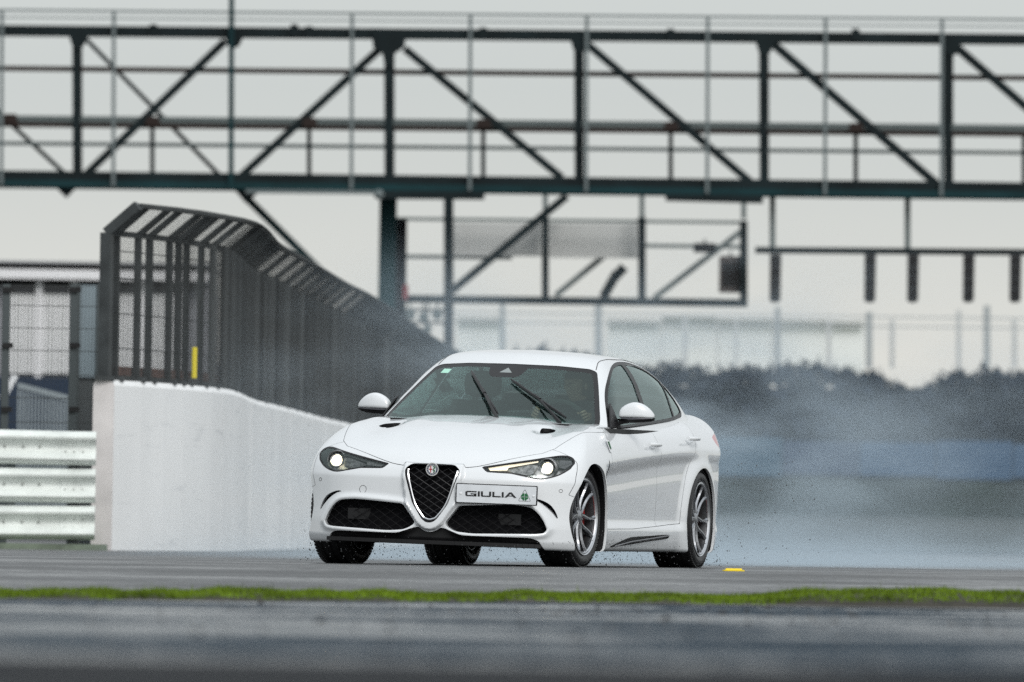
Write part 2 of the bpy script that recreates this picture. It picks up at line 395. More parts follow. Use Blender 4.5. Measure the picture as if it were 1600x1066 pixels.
def slice_(mesh, fn):
    """cut a triangle mesh along fn(V, N) = 0 -> (inside, outside, cut edges as point pairs with normals)"""
    V, N, T = mesh
    if not len(T): return mesh, mesh, (np.zeros((0, 2, 3)), np.zeros((0, 2, 3)))
    d = fn(V, N); d = np.where(np.abs(d) < 1e-6, 1e-6, d)
    s = d[T] < 0; c = s.sum(1)
    full_in, full_out = T[c == 3], T[c == 0]
    mix = (c == 1) | (c == 2); Tm, sm = T[mix], s[mix]
    one = (sm.sum(1) == 1)
    lone = np.where(one, np.argmax(sm, 1), np.argmin(sm, 1))
    r = np.arange(len(Tm)); A, B, C = Tm[r, lone], Tm[r, (lone + 1) % 3], Tm[r, (lone + 2) % 3]
    def mid(i, j):
        lo_, hi_ = np.minimum(i, j), np.maximum(i, j); t = d[lo_] / (d[lo_] - d[hi_])
        return lo_ * np.int64(len(V)) + hi_, V[lo_] + (V[hi_] - V[lo_]) * t[:, None], N[lo_] + (N[hi_] - N[lo_]) * t[:, None]
    k1, p1, n1 = mid(A, B); k2, p2, n2 = mid(A, C)
    K = np.concatenate([k1, k2]); uk, fi, inv = np.unique(K, return_index=True, return_inverse=True); inv = inv.ravel()
    nv = np.concatenate([p1, p2])[fi]; nn = np.concatenate([n1, n2])[fi]
    nn /= np.linalg.norm(nn, axis=1)[:, None] + 1e-12
    V2, N2 = np.concatenate([V, nv]), np.concatenate([N, nn])
    E1, E2 = inv[:len(A)] + len(V), inv[len(A):] + len(V)
    tri = np.stack([A, E1, E2], 1); qa = np.stack([E1, B, C], 1); qb = np.stack([E1, C, E2], 1)
    Ti = np.concatenate([full_in, tri[one], qa[~one], qb[~one]]); To = np.concatenate([full_out, tri[~one], qa[one], qb[one]])
    ed = np.stack([E1, E2], 1); P = V2[ed]; PN = N2[ed]
    return (compact(V2, N2, Ti) if len(Ti) else (V[:0], N[:0], Ti)), (compact(V2, N2, To) if len(To) else (V[:0], N[:0], To)), (P, PN)

def rim_of(cut, vec):
    """wall going inward from a cut; vec is an array or fn(P, N) -> displacement"""
    P, PN = cut; D = vec(P, PN) if callable(vec) else np.broadcast_to(np.array(vec, float), P.shape)
    n = len(P); V = np.concatenate([P[:, 0], P[:, 1], P[:, 1] + D[:, 1], P[:, 0] + D[:, 0]])
    i = np.arange(n); return V, np.stack([i, i + n, i + 2*n, i + 3*n], 1)

BR = -0.0236
def roll(V):
    """the sprung body leans to its left in the corner"""
    V = np.array(V, float); z = V[:, 2] - .30; y = V[:, 1].copy(); c, s = math.cos(BR), math.sin(BR)
    out = V.copy(); out[:, 1] = y * c - z * s; out[:, 2] = .30 + y * s + z * c
    return out
def rolln(N):
    c, s = math.cos(BR), math.sin(BR); o = N.copy(); o[:, 1] = N[:, 1]*c - N[:, 2]*s; o[:, 2] = N[:, 1]*s + N[:, 2]*c; return o

CARM = Matrix.Translation((0, DCAR, 0)) @ Matrix.Rotation(math.atan2(-math.cos(YAW), -math.sin(YAW)), 4, 'Z')
CARP = (.02 * math.cos(YAW), DCAR - .02 * math.sin(YAW), 0)
car = empty('car', CARP, math.atan2(-math.cos(YAW), -math.sin(YAW)))
tag(car, 'white four door saloon with lit headlights cornering on the wet track', 'car')

def panel(name, mesh, m, parent=car, label=None):
    V, N, T = mesh
    o = link(name, roll(V), T, m, parent, True, rolln(N))
    if label: o['label'] = label
    return o
def walls(name, cuts, vec, m, parent):
    Vs, Fs, k = [], [], 0
    for c in cuts:
        V, F = rim_of(c, vec); Vs.append(V); Fs.append(F + k); k += len(V)
    return link(name, roll(np.concatenate(Vs)), np.concatenate(Fs), m, parent)
def rb(mb, name, m, parent=car, smooth=False): return mb.build(name, m, parent, smooth, roll)

body = shell(f_body, (-2.45,-.95,-.42), (2.1,.95,1.05), (-1.6,-.45,.42), (1.30,.45,.50), .0115)
cab = shell(f_cab, (-2.1,-.80,.80), (.9,.80,1.43), (-1.3,-.25,.85), (.10,.25,.95), .0115)
FRONT = lambda V, N: V[:, 0] > 1.45
def region(poly, ia, ib, mask, absa=True, grow=0.0):
    def fn(V, N):
        a = np.abs(V[:, ia]) if absa else V[:, ia]
        d = poly_sd(poly, a, V[:, ib]) - grow
        return np.where(mask(V, N), d, np.maximum(np.abs(d), .02))
    return fn

# --- openings in the nose
grille_in, body, cutG = slice_(body, region(SHIELD, 1, 2, FRONT, False))
intake_in, body, cutI = slice_(body, region(INTAKE, 1, 2, FRONT))
slit_in, body, cutS = slice_(body, region(SLIT, 1, 2, FRONT))
head_in, body, cutH = slice_(body, region(HEAD, 1, 2, lambda V, N: (V[:, 0] > 1.3) & (np.abs(V[:, 1]) < .93)))
split_in, body, cutL = slice_(body, region(SPLIT, 1, 2, lambda V, N: (V[:, 0] > 1.55), False))
# --- wheel arches
RA = .362
def arch(V, N):
    r = np.minimum(np.hypot(V[:, 0] - 1.41, V[:, 2] - .325), np.hypot(V[:, 0] + 1.41, V[:, 2] - .325)) - RA
    return np.where(np.abs(V[:, 1]) > .55, r, np.maximum(np.abs(r), .02))
_, body, cutA = slice_(body, arch)
# --- shut lines: hood, doors, bumper
G = .0015
hoodm = lambda V, N: (N[:, 2] > .15) & (V[:, 2] > .62)
hood, body, cutHo = slice_(body, region(HOOD, 0, 1, hoodm, False, -G))
strip1, body, cutHo2 = slice_(body, region(HOOD, 0, 1, hoodm, False, G))
HV = [(1.235,.545),(1.165,.500),(1.135,.515),(1.15,.575),(1.20,.590)]
HV = rnd([(1.30,.545),(1.20,.480),(1.10,.470),(1.08,.520),(1.14,.575),(1.24,.590)], .03)
vent_in, hood, cutV = slice_(hood, lambda V, N: poly_sd(HV, V[:, 0], np.abs(V[:, 1])))
SIDE = lambda V, N: (np.abs(V[:, 1]) > .60) & (V[:, 0] < 1.5)
FD = cat([(.93,.268),(.955,.45),(.945,.65),(.90,.80),(.80,.90),(.55,.99)], 5) + [(.5,1.2),(-.6,1.2),(-.40,.99),(-.385,.90),(-.41,.60),(-.43,.292),(.2,.272)]
RD = [(-.43,.292),(-.41,.60),(-.385,.90),(-.40,.99),(-.6,1.2),(-1.5,1.2)] + cat([(-1.36,1.02),(-1.31,.90),(-1.19,.76),(-1.06,.62),(-.985,.45),(-.965,.312)], 5) + [(-.7,.303)]
cutsD = []; strips = []
front_d, body, c1 = slice_(body, region(FD, 0, 2, SIDE, False, -G)); cutsD.append(c1)
s_, body, c2 = slice_(body, region(FD, 0, 2, SIDE, False, G)); strips.append(s_); cutsD.append(c2)
rear_d, body, c1 = slice_(body, region(RD, 0, 2, SIDE, False, -G)); cutsD.append(c1)
s_, body, c2 = slice_(body, region(RD, 0, 2, SIDE, False, G)); strips.append(s_); cutsD.append(c2)
BUMP = [(1.775,.48),(1.72,.60),(1.66,.69),(1.66,.80),(2.5,.9),(2.5,0),(1.2,0),(1.2,.30)]
def bump_fn(g):
    def fn(V, N):
        d = poly_sd(BUMP, V[:, 0], V[:, 2]) - g
        return d
    return fn
bumper, body, cutB = slice_(body, bump_fn(-G))
s_, body, cutB2 = slice_(body, bump_fn(G)); strips.append(s_)
# sill blade under the doors
SK = [(1.04,.262),(.93,.262),(.2,.267),(-.43,.287),(-.7,.297),(-.965,.306),(-1.06,.31),(-1.2,.10),(1.2,.10)]
skirt, body, cutK = slice_(body, region(SK, 0, 2, lambda V, N: (np.abs(V[:, 1]) > .6) & (np.abs(V[:, 0]) < 1.12), False))
SV = rnd(cat([(.78,.150),(.55,.185),(.25,.218),(-.2,.228),(-.6,.238),(-.70,.234),(-.66,.212),(-.2,.190),(.3,.166)], 4, True), .01)
sv_in, skirt, cutSV = slice_(skirt, region(SV, 0, 2, lambda V, N: np.abs(V[:, 1]) > .6, False))
FV = rnd([(1.062,.715),(1.045,.69),(1.0,.625),(.905,.560),(.925,.585),(1.0,.665),(1.045,.705)], .004)
FV = cat([(1.035,.722),(1.030,.69),(.992,.625),(.955,.570),(.962,.602),(.988,.655),(1.005,.69)], 3, True)
fv_in, body, cutFV = slice_(body, region(FV, 0, 2, lambda V, N: np.abs(V[:, 1]) > .6, False))
TL = rnd([(-1.88,.895),(-2.12,.935),(-2.6,.94),(-2.6,.80),(-2.2,.80),(-1.92,.835)], .03)
tail_in, body, cutT = slice_(body, region(TL, 0, 2, lambda V, N: np.abs(V[:, 1]) > .42, False))

panel('body_shell', body, M['paint'])
panel('front_bumper', bumper, M['paint'])
hood_o = panel('hood', hood, M['paint'])
inw = lambda k: (lambda P, PN: -PN * k)
mir = lambda mesh, sg: compact(*[mesh[0], mesh[1], mesh[2][(mesh[0][mesh[2][:, 0], 1] * sg) > 0]])
def cside(cut, sg):
    k = cut[0][:, 0, 1] * sg > 0; return cut[0][k], cut[1][k]
DOORS = {}
for sg in (1, -1):
    DOORS['f', sg] = panel('front_door', mir(front_d, sg), M['paint'])
    DOORS['r', sg] = panel('rear_door', mir(rear_d, sg), M['paint'])
walls('shut_line_edges', [cutHo, cutHo2, cutB, cutB2] + cutsD, inw(.010), M['gap'], car)
allstr = [strip1] + strips
Vs, Ns, Ts, k = [], [], [], 0
for v, n, t in allstr:
    Vs.append(v - n * .009); Ns.append(n); Ts.append(t + k); k += len(v)
panel('door_seal', (np.concatenate(Vs), np.concatenate(Ns), np.concatenate(Ts)), M['gap'])
_sg = np.sign(cutA[0][..., 1:2]); cutA2 = (cutA[0] - np.concatenate([0 * _sg, _sg * .0165, 0 * _sg], -1), cutA[1])
walls('arch_liner', [cutA2], lambda P, PN: np.stack([np.zeros(P.shape[:2]), -np.sign(P[..., 1]) * .10, np.zeros(P.shape[:2])], -1), M['black'], car)
walls('arch_lip', [cutA], lambda P, PN: np.stack([np.zeros(P.shape[:2]), -np.sign(P[..., 1]) * .016, np.zeros(P.shape[:2])], -1), M['paint'], car)

# nose openings: painted returns, dark backs, wire lattice
back = lambda d: (lambda P, PN: np.broadcast_to(np.array((-d, 0, 0)), P.shape))
walls('nose_returns', [cutI, cutS], back(.05), M['paint'], car)
def backing(mesh, dx):
    V, N, T = mesh; V = V.copy(); V[:, 0] -= dx; return V, N, T
def lattice(poly, xfun, pitch, r, mb, slope=.62):
    """diamond wire lattice inside an outline"""
    P = np.array(poly); a0, a1, b0, b1 = P[:, 0].min(), P[:, 0].max(), P[:, 1].min(), P[:, 1].max()
    for sg in (1, -1):
        c0 = -(a1 - a0) * slope * 1.2 - (b1 - b0)
        for k in range(400):
            off = c0 + k * pitch
            if off > (a1 - a0) * slope * 2 + (b1 - b0): break
            s = np.linspace(a0, a1, 90)
            bb = b0 + off + (s - a0) * slope if sg > 0 else b1 - off - (s - a0) * slope
            ins = poly_sd(poly, s, bb) < -.004
            i = 0
            while i < len(s):
                if ins[i]:
                    j = i
                    while j + 1 < len(s) and ins[j + 1]: j += 1
                    if j - i >= 2:
                        idx = list(range(i, j, 6)) + [j]
                        mb.tube([(xfun(s[q], bb[q]), s[q], bb[q]) for q in idx], r, 4)
                    i = j + 1
                else: i += 1
    return mb
nosex = lambda y, z: XP_(abs(y)) - ZO_(z)
grille = panel('grille', backing(grille_in, .085), M['under'])
rb(lattice(SHIELD, lambda a, b: nosex(a, b) - .022, .046, .0026, MB()), 'grille_mesh', M['mesh'], grille)
walls('grille_surround', [cutG], back(.085), M['dkchrome'], grille)
tr = cat([(-.163,.610),(-.158,.570),(-.108,.402),(-.048,.312),(-.02,.294),(0,.290),(.02,.294),(.048,.312),(.108,.402),(.158,.570),(.163,.610)], 6)
rb(MB().tube([(nosex(a, b) + .012, a, b) for a, b in tr], [.0045] + [.0075] * (len(tr) - 2) + [.0045], 8), 'grille_trim', M['chrome'], grille, True)
tr2 = cat([(-.176,.605),(-.168,.565),(-.116,.395),(-.052,.300),(-.021,.280),(0,.276),(.021,.280),(.052,.300),(.116,.395),(.168,.565),(.176,.605)], 6)
rb(MB().tube([(nosex(a, b) + .004, a, b) for a, b in tr2], .009, 8), 'grille_frame', M['black'], grille, True)
for sg in (1, -1):
    it = panel('lower_intake', backing(mir(intake_in, sg), .055), M['under'])
    rb(lattice([(a * sg, b) for a, b in INTAKE if a < 10], lambda a, b: nosex(a, b) - .030, .050, .0022, MB()), 'intake_mesh', M['mesh2'], it)
    rb(MB().box((nosex(.5, .3) - .05, sg * .50, .31), (.01, .075, .035)), 'radar_cover', M['black'], it)
    panel('canard_slot', backing(mir(slit_in, sg), .045), M['under'])
split_in, _, _ = slice_(split_in, lambda V, N: .130 - V[:, 2])
sp = panel('front_splitter', (split_in[0] - np.array((.035, 0, 0)), split_in[1], split_in[2]), M['black'])
walls('splitter_lip', [cutL], back(.05), M['paint'], sp)
ys = np.linspace(-.70, .70, 41)
mb = MB()
for a, b in zip(ys[:-1], ys[1:]):
    mb.bar((nosex(a, .2) + .004, a, .146), (nosex(b, .2) + .004, b, .146), .05, .024)
rb(mb, 'splitter_blade', M['black'], sp)
# parking sensors, tow cover, washer covers: shallow discs in the bumper skin
def ring(y, z, r, name='parking_sensor', lab=None):
    x = nosex(y, z)
    P = [(nosex(y + r * math.cos(a), z + r * math.sin(a)) + .0005, y + r * math.cos(a), z + r * math.sin(a)) for a in np.linspace(0, 2 * math.pi, 20, endpoint=False)]
    return rb(MB().tube(P, .0016, 4, closed=True), name, M['gap'], car)
for a, b in ((.80,.505),(-.80,.520)): ring(a, b, .010)
ring(-.47, .468, .024, 'tow_eye_cover')

# headlights
for sg in (1, -1):
    hl = panel('headlight', (lambda m: (m[0] - m[1] * .002 - np.array((.062, 0, 0)), m[1], m[2]))(mir(head_in, sg)), M['bucket'])
    hm = mir(head_in, sg)
    inner, border, cb = slice_(hm, region(HEAD, 1, 2, lambda V, N: V[:, 0] > 0, True, -.009))
    panel('lens', (inner[0] - inner[1] * .003, inner[1], inner[2]), M['lens'], hl)
    panel('lens_frame', (border[0] - border[1] * .0015, border[1], border[2]), M['black'], hl)
    walls('lens_edge', [cside(cutH, sg)], lambda P, PN: -PN * .004 + np.array((-.06, 0, 0)), M['black'], hl)
    xl = lambda y, z: XP_(abs(y)) - ZO_(z)
    yc, zc = .700, .647
    cx = xl(yc, zc) - .035
    ax = np.array((1.0, 0, 0))
    prof = [(.000,.028),(.014,.025),(.023,.016),(.0275,.004),(.0275,-.03),(0,-.03)]
    rb(MB().lathe(prof, 'x', 28, (cx, sg * yc, zc), False), 'lamp', M['lamp'], hl, True)
    rb(MB().lathe([(.029,.008),(.040,.014),(.046,.004),(.046,-.03),(.029,-.03)], 'x', 28, (cx, sg * yc, zc)), 'lamp_bezel', M['chrome'], hl, True)
    rb(MB().lathe([(.058,.002),(.064,.006),(.066,-.002),(.066,-.03),(.058,-.03)], 'x', 28, (cx - .008, sg * yc, zc)), 'lamp_ring', M['bucket'], hl, True)
    # daytime strip under the brow, and the dark inner fin
    D1 = [(.345,.634),(.45,.655),(.64,.690),(.64,.681),(.47,.640),(.465,.622),(.36,.617)]
    o = rb(MB().prism(D1, -.030, -.022, lambda a, b, d: (xl(a, b) + d, sg * a, b)), 'daytime_strip', M['drl'] if sg > 0 else M['bucket'], hl)
    if sg > 0: o['label'] = 'lit amber white strip'
    D2 = [(.47,.626),(.60,.665),(.645,.66),(.63,.61),(.60,.596),(.50,.610)]
    rb(MB().prism(D2, -.040, -.026, lambda a, b, d: (xl(a, b) + d, sg * a, b)), 'inner_fin', M['bucket'], hl)
    D3 = [(.762,.70),(.83,.70),(.835,.68),(.80,.645),(.765,.655)]
    rb(MB().prism(D3, -.03, -.022, lambda a, b, d: (xl(a, b) + d, sg * a, b)), 'indicator_reflector', M['steel'], hl)

# badge on the nose
bx, bz = nosex(0, .622) + .032, .612
badge = rb(MB().lathe([(0,.004),(.036,.004),(.036,-.02),(0,-.02)], 'x', 36, (bx, 0, bz), False), 'badge', M['badgewhite'], car)
def disc(name, r0, r1, d, m): return rb(MB().lathe([(r0,d),(r1,d),(r1,d - .006),(r0,d - .006)], 'x', 40, (bx, 0, bz)), name, m, badge)
disc('badge_rim', .0365, .0425, .010, M['chrome']); disc('badge_band', .0265, .0368, .0055, mat('dark_blue_enamel', (.02,.03,.08), .3))
disc('badge_inner_rim', .0245, .0268, .0075, M['chrome'])
rb(MB().box((bx + .005, -.011, bz), (.0015, .0028, .021)).box((bx + .0052, -.012, bz), (.0015, .0105, .0030)), 'badge_cross', M['badgered'], badge)
sn = [(.006,.018),(.014,.016),(.016,.009),(.008,.004),(.006,-.003),(.015,-.007),(.013,-.014),(.006,-.019)]
rb(MB().tube([(bx + .006, a, bz + b) for a, b in cat(sn, 4)], .0034, 6), 'badge_serpent', M['green'], badge)
mb = MB()
for k in range(14):
    a = math.radians(-60 + k * 300 / 13 + 90 - 90)
    a = math.radians(120 - k * 22 + 30)
    mb.box((bx + .0065, -.0316 * math.cos(a), bz + .0316 * math.sin(a)), (.001, .0019, .0030))
rb(mb, 'badge_lettering', M['chrome'], badge)

# number plate, offset to the car's left, with its lettering and clover
px0, px1, pz0, pz1 = .178, .690, .409, .526
ang = math.atan2(nosex(.70, .46) - nosex(.19, .46), .51)
PC = np.array((nosex(.43, .47) + .055, (px0 + px1) / 2, (pz0 + pz1) / 2))
def onp(a, b, d):
    """a across (car left +), b up, d proud of the plate"""
    t = np.array((math.sin(ang * .55), math.cos(ang * .55), 0)); n = np.array((math.cos(ang * .55), -math.sin(ang * .55), 0))
    return PC + t * a + n * d + np.array((0, 0, b))
hw, hh = .256, .0575
pf = rb(MB().prism(rnd([(-hw-.006,-hh-.006),(hw+.006,-hh-.006),(hw+.006,hh+.006),(-hw-.006,hh+.006)], .008), -.020, .000, onp), 'number_plate', M['black'], car)
rb(MB().prism(rnd([(-hw,-hh),(hw,-hh),(hw,hh),(-hw,hh)], .007), -.004, .003, onp), 'plate_face', M['plate'], pf)
rb(MB().box(PC + np.array((-.06, 0, 0)), (.03, .12, .02)), 'plate_bracket', M['black'], pf)
def strokes(name, polys, m, d=.0045):
    mb = MB()
    for p in polys: mb.prism(p, .002, d, onp)
    return rb(mb, name, m, pf)
LX, LH, T_ = -.200, .034, .008          # wide, flat-topped capitals
def R(x0, y0, x1, y1, sk=0): return [(x0, y0), (x1, y0), (x1 + sk, y1), (x0 + sk, y1)]
zz = -.018; top = zz + LH
x = LX
strokes('letter', [R(x+.008, top-T_, x+.072, top), R(x, zz+.004, x+.013, top-.004), R(x+.006, zz, x+.072, zz+T_), R(x+.056, zz, x+.072, zz+.019), R(x+.034, zz+.0125, x+.072, zz+.019)], M['ink'])
x += .080; strokes('letter', [R(x, zz, x+.013, top)], M['ink'])
x += .020; strokes('letter', [R(x, zz+.004, x+.013, top), R(x+.004, zz, x+.062, zz+T_), R(x+.053, zz+.004, x+.066, top)], M['ink'])
x += .074; strokes('letter', [R(x, zz, x+.013, top), R(x, zz, x+.054, zz+T_)], M['ink'])
x += .060; strokes('letter', [R(x, zz, x+.013, top)], M['ink'])
x += .018; strokes('letter', [[(x, zz), (x+.015, zz), (x+.046, top), (x+.030, top)], [(x+.030, top), (x+.046, top), (x+.078, zz), (x+.062, zz)], R(x+.016, zz+.008, x+.058, zz+.014)], M['ink'])
tri = rnd([(.142,-.036),(.222,-.036),(.182,.040)], .010)
rb(MB().tube([onp(a, b, .0035) for a, b in tri], .0012, 4, closed=True), 'clover_triangle', M['ink'], pf)
mb = MB()
for k in range(4):
    a = math.radians(45 + 90 * k); c = np.array((.182, -.009)); u = np.array((math.cos(a), math.sin(a))); w = np.array((-u[1], u[0]))
    leaf = [c + u * .002, c + u * .016 + w * .014, c + u * .024 + w * .010, c + u * .021, c + u * .024 - w * .010, c + u * .016 - w * .014]
    mb.prism([tuple(p) for p in leaf], .002, .0045, onp)
mb.prism([(.181,-.010),(.183,-.008),(.192,-.031),(.189,-.032)], .002, .0042, onp)
rb(mb, 'clover', M['green'], pf)
for s_ in (-.230, .238): rb(MB().lathe([(0,.004),(.007,.003),(.008,-.002),(0,-.002)], 'x', 12, onp(s_, -.002, .003), False), 'plate_screw', M['badgewhite'], pf)

# hood vents, fender vents, sill vents, tail lamps
for sg in (1, -1):
    v = mir(vent_in, sg); vo = panel('hood_vent', (v[0] - np.array((0, 0, .022)), v[1], v[2]), M['under'], car)
    walls('vent_edge', [cside(cutV, sg)], np.array((0, 0, -.022)), M['black'], vo)
    mb = MB()
    for k in range(5):
        t = 1.12 + k * .035
        mb.bar((t, sg * .465, .5*0 + float(ZC_(t)) - .062), (t, sg * .595, float(ZC_(t)) - .070), .008, .004)
    rb(mb, 'vent_louvre', M['black'], vo)
    v = mir(fv_in, sg); panel('fender_vent', (v[0] - np.array((0, sg * .012, 0)), v[1], v[2]), M['under'])
    sk = panel('side_skirt', mir(skirt, sg), M['paint'])
    v = mir(sv_in, sg); panel('skirt_blade', (v[0] - np.array((0, sg * .016, 0)), v[1], v[2]), M['black'], sk)
    walls('skirt_recess', [cside(cutSV, sg)], np.array((0, -sg * .018, 0)), M['black'], sk)
    xs_ = np.linspace(.76, -.68, 30)
    zt = np.interp(xs_, [-.68,-.2,.3,.76], [.232,.209,.188,.155]); 
    mb = MB().tube([(a, sg * (float(W_(a)) - .004), b) for a, b in zip(xs_, zt)], [.003] + [.006] * 28 + [.003], 6); rb(mb, 'skirt_fin', M['dkchrome'], sk, True)
    v = mir(tail_in, sg); panel('tail_light', (v[0] - v[1] * .002, v[1], v[2]), M['tail'])
    # fender badge: a small triangle with a green clover
    yb = float(W_(.95)) - .030
    tri3 = [(.985,.845),(.915,.842),(.905,.765),(.955,.765)]
    fb = rb(MB().prism(rnd(tri3, .008), 0, 1, lambda a, b, d: (a, sg * (float(W_(a)) - float(O_(b + .015)) + .004 + .003 * d - .006), b)), 'fender_badge', M['badgewhite'], car)
    rb(MB().prism([(.968,.835),(.935,.835),(.922,.785),(.945,.79)], 0, 1, lambda a, b, d: (a, sg * (float(W_(a)) - float(O_(b + .015)) + .003 + .003 * d), b)), 'badge_clover', M['green'], fb)

# --- greenhouse
WS = rnd(sym([(0,1.322),(.30,1.319),(.50,1.306),(.548,1.288),(.598,1.20),(.650,1.10),(.712,.975),(.745,.87),(0,.87)]), .02)
wsm = lambda V, N: (N[:, 0] > .22) & (V[:, 0] > -.35)
ws, cab, cW = slice_(cab, region(WS, 1, 2, wsm, False))
SENS = rnd([(-.155,1.40),(.125,1.40),(.125,1.30),(.095,1.245),(.07,1.232),(-.09,1.232),(-.125,1.255),(-.14,1.30)], .02)
def frit(V, N):
    return np.maximum(poly_sd(WS, V[:, 1], V[:, 2]) + .024, -poly_sd(SENS, V[:, 1], V[:, 2]))
wglass, wfrit, _ = slice_(ws, frit)
DLO = rnd(cat([(.56,.918),(.30,1.105),(.06,1.235),(-.18,1.318),(-.45,1.360),(-.80,1.366),(-1.12,1.332),(-1.36,1.258),(-1.53,1.150)], 5) + cat([(-1.565,1.085),(-1.535,1.047),(-1.42,1.026),(-1.0,.992),(-.5,.965),(0,.940)], 4), .01)
sdm = lambda V, N: (np.abs(N[:, 1]) > .5)
dlo, cab, cD = slice_(cab, region(DLO, 0, 2, sdm, False))
BP = [(-.375,.90),(-.455,.90),(-.665,1.40),(-.565,1.40)]
CP = [(-1.10,.90),(-1.135,.90),(-1.46,1.40),(-1.42,1.40)]
AP = [(.62,.90),(.34,.90),(.30,1.09),(.62,1.09)]
def pil(V, N):
    d = poly_sd(DLO, V[:, 0], V[:, 2]) + .017
    for p in (BP, CP, AP): d = np.maximum(d, -poly_sd(p, V[:, 0], V[:, 2]))
    return d
sgl, strim, cSt = slice_(dlo, pil)
RW = rnd([(.52,-1.26),(.60,-1.62),(.60,-1.86),(-.60,-1.86),(-.60,-1.62),(-.52,-1.26)], .04)
rw, cab, cR = slice_(cab, region(RW, 1, 0, lambda V, N: (N[:, 2] > .3) & (V[:, 0] < -.9), False))
CUT = lambda V, N: V[:, 2] - .90
_, cab, _ = slice_(cab, CUT)
roof = panel('roof', cab, M['paint'])
walls('window_returns', [cW, cD], inw(.012), M['black'], roof)
wso = panel('windscreen', (wglass[0] - wglass[1] * .002, wglass[1], wglass[2]), M['glass'])
panel('windscreen_border', (wfrit[0] - wfrit[1] * .002, wfrit[1], wfrit[2]), M['black'], wso)
for sg in (1, -1):
    m_ = mir(sgl, sg)
    f1, rest, _ = slice_(m_, lambda V, N: -(V[:, 0] - np.interp(V[:, 2], [.9, 1.4], [-.415, -.615])))
    r1, q1, _ = slice_(rest, lambda V, N: -(V[:, 0] - np.interp(V[:, 2], [.9, 1.4], [-1.118, -1.44])))
    for nm, q, par in (('side_window', f1, DOORS['f', sg]), ('side_window', r1, DOORS['r', sg]), ('quarter_window', q1, roof)):
        if len(q[2]): panel(nm, (q[0] - q[1] * .006, q[1], q[2]), M['sglass'], par)
    t_ = mir(strim, sg); panel('window_trim', (t_[0] - t_[1] * .0015, t_[1], t_[2]), M['black'], roof)
panel('rear_window', (rw[0] - rw[1] * .003, rw[1], rw[2]), M['rglass'])
# roof ditch lines
def cab_y(x, z):
    lo_, hi_ = 0.0, 1.0
    for _ in range(40):
        m_ = .5 * (lo_ + hi_)
        if f_cab(np.array([x]), np.array([m_]), np.array([z]))[0] < 0: lo_ = m_
        else: hi_ = m_
    return lo_
def cab_z(x, y):
    lo_, hi_ = .85, 1.6
    for _ in range(40):
        m_ = .5 * (lo_ + hi_)
        if f_cab(np.array([x]), np.array([abs(y)]), np.array([m_]))[0] < 0: lo_ = m_
        else: hi_ = m_
    return lo_
for sg in (1, -1):
    rb(MB().tube([(a, sg * b, cab_z(a, b) + .0005) for a, b in zip(np.linspace(.02, -1.2, 26), np.interp(np.linspace(.02, -1.2, 26), [-1.2,-.6,-.1,.02], [.50,.515,.515,.535]))], .0028, 5), 'roof_seam', M['gap'], roof)

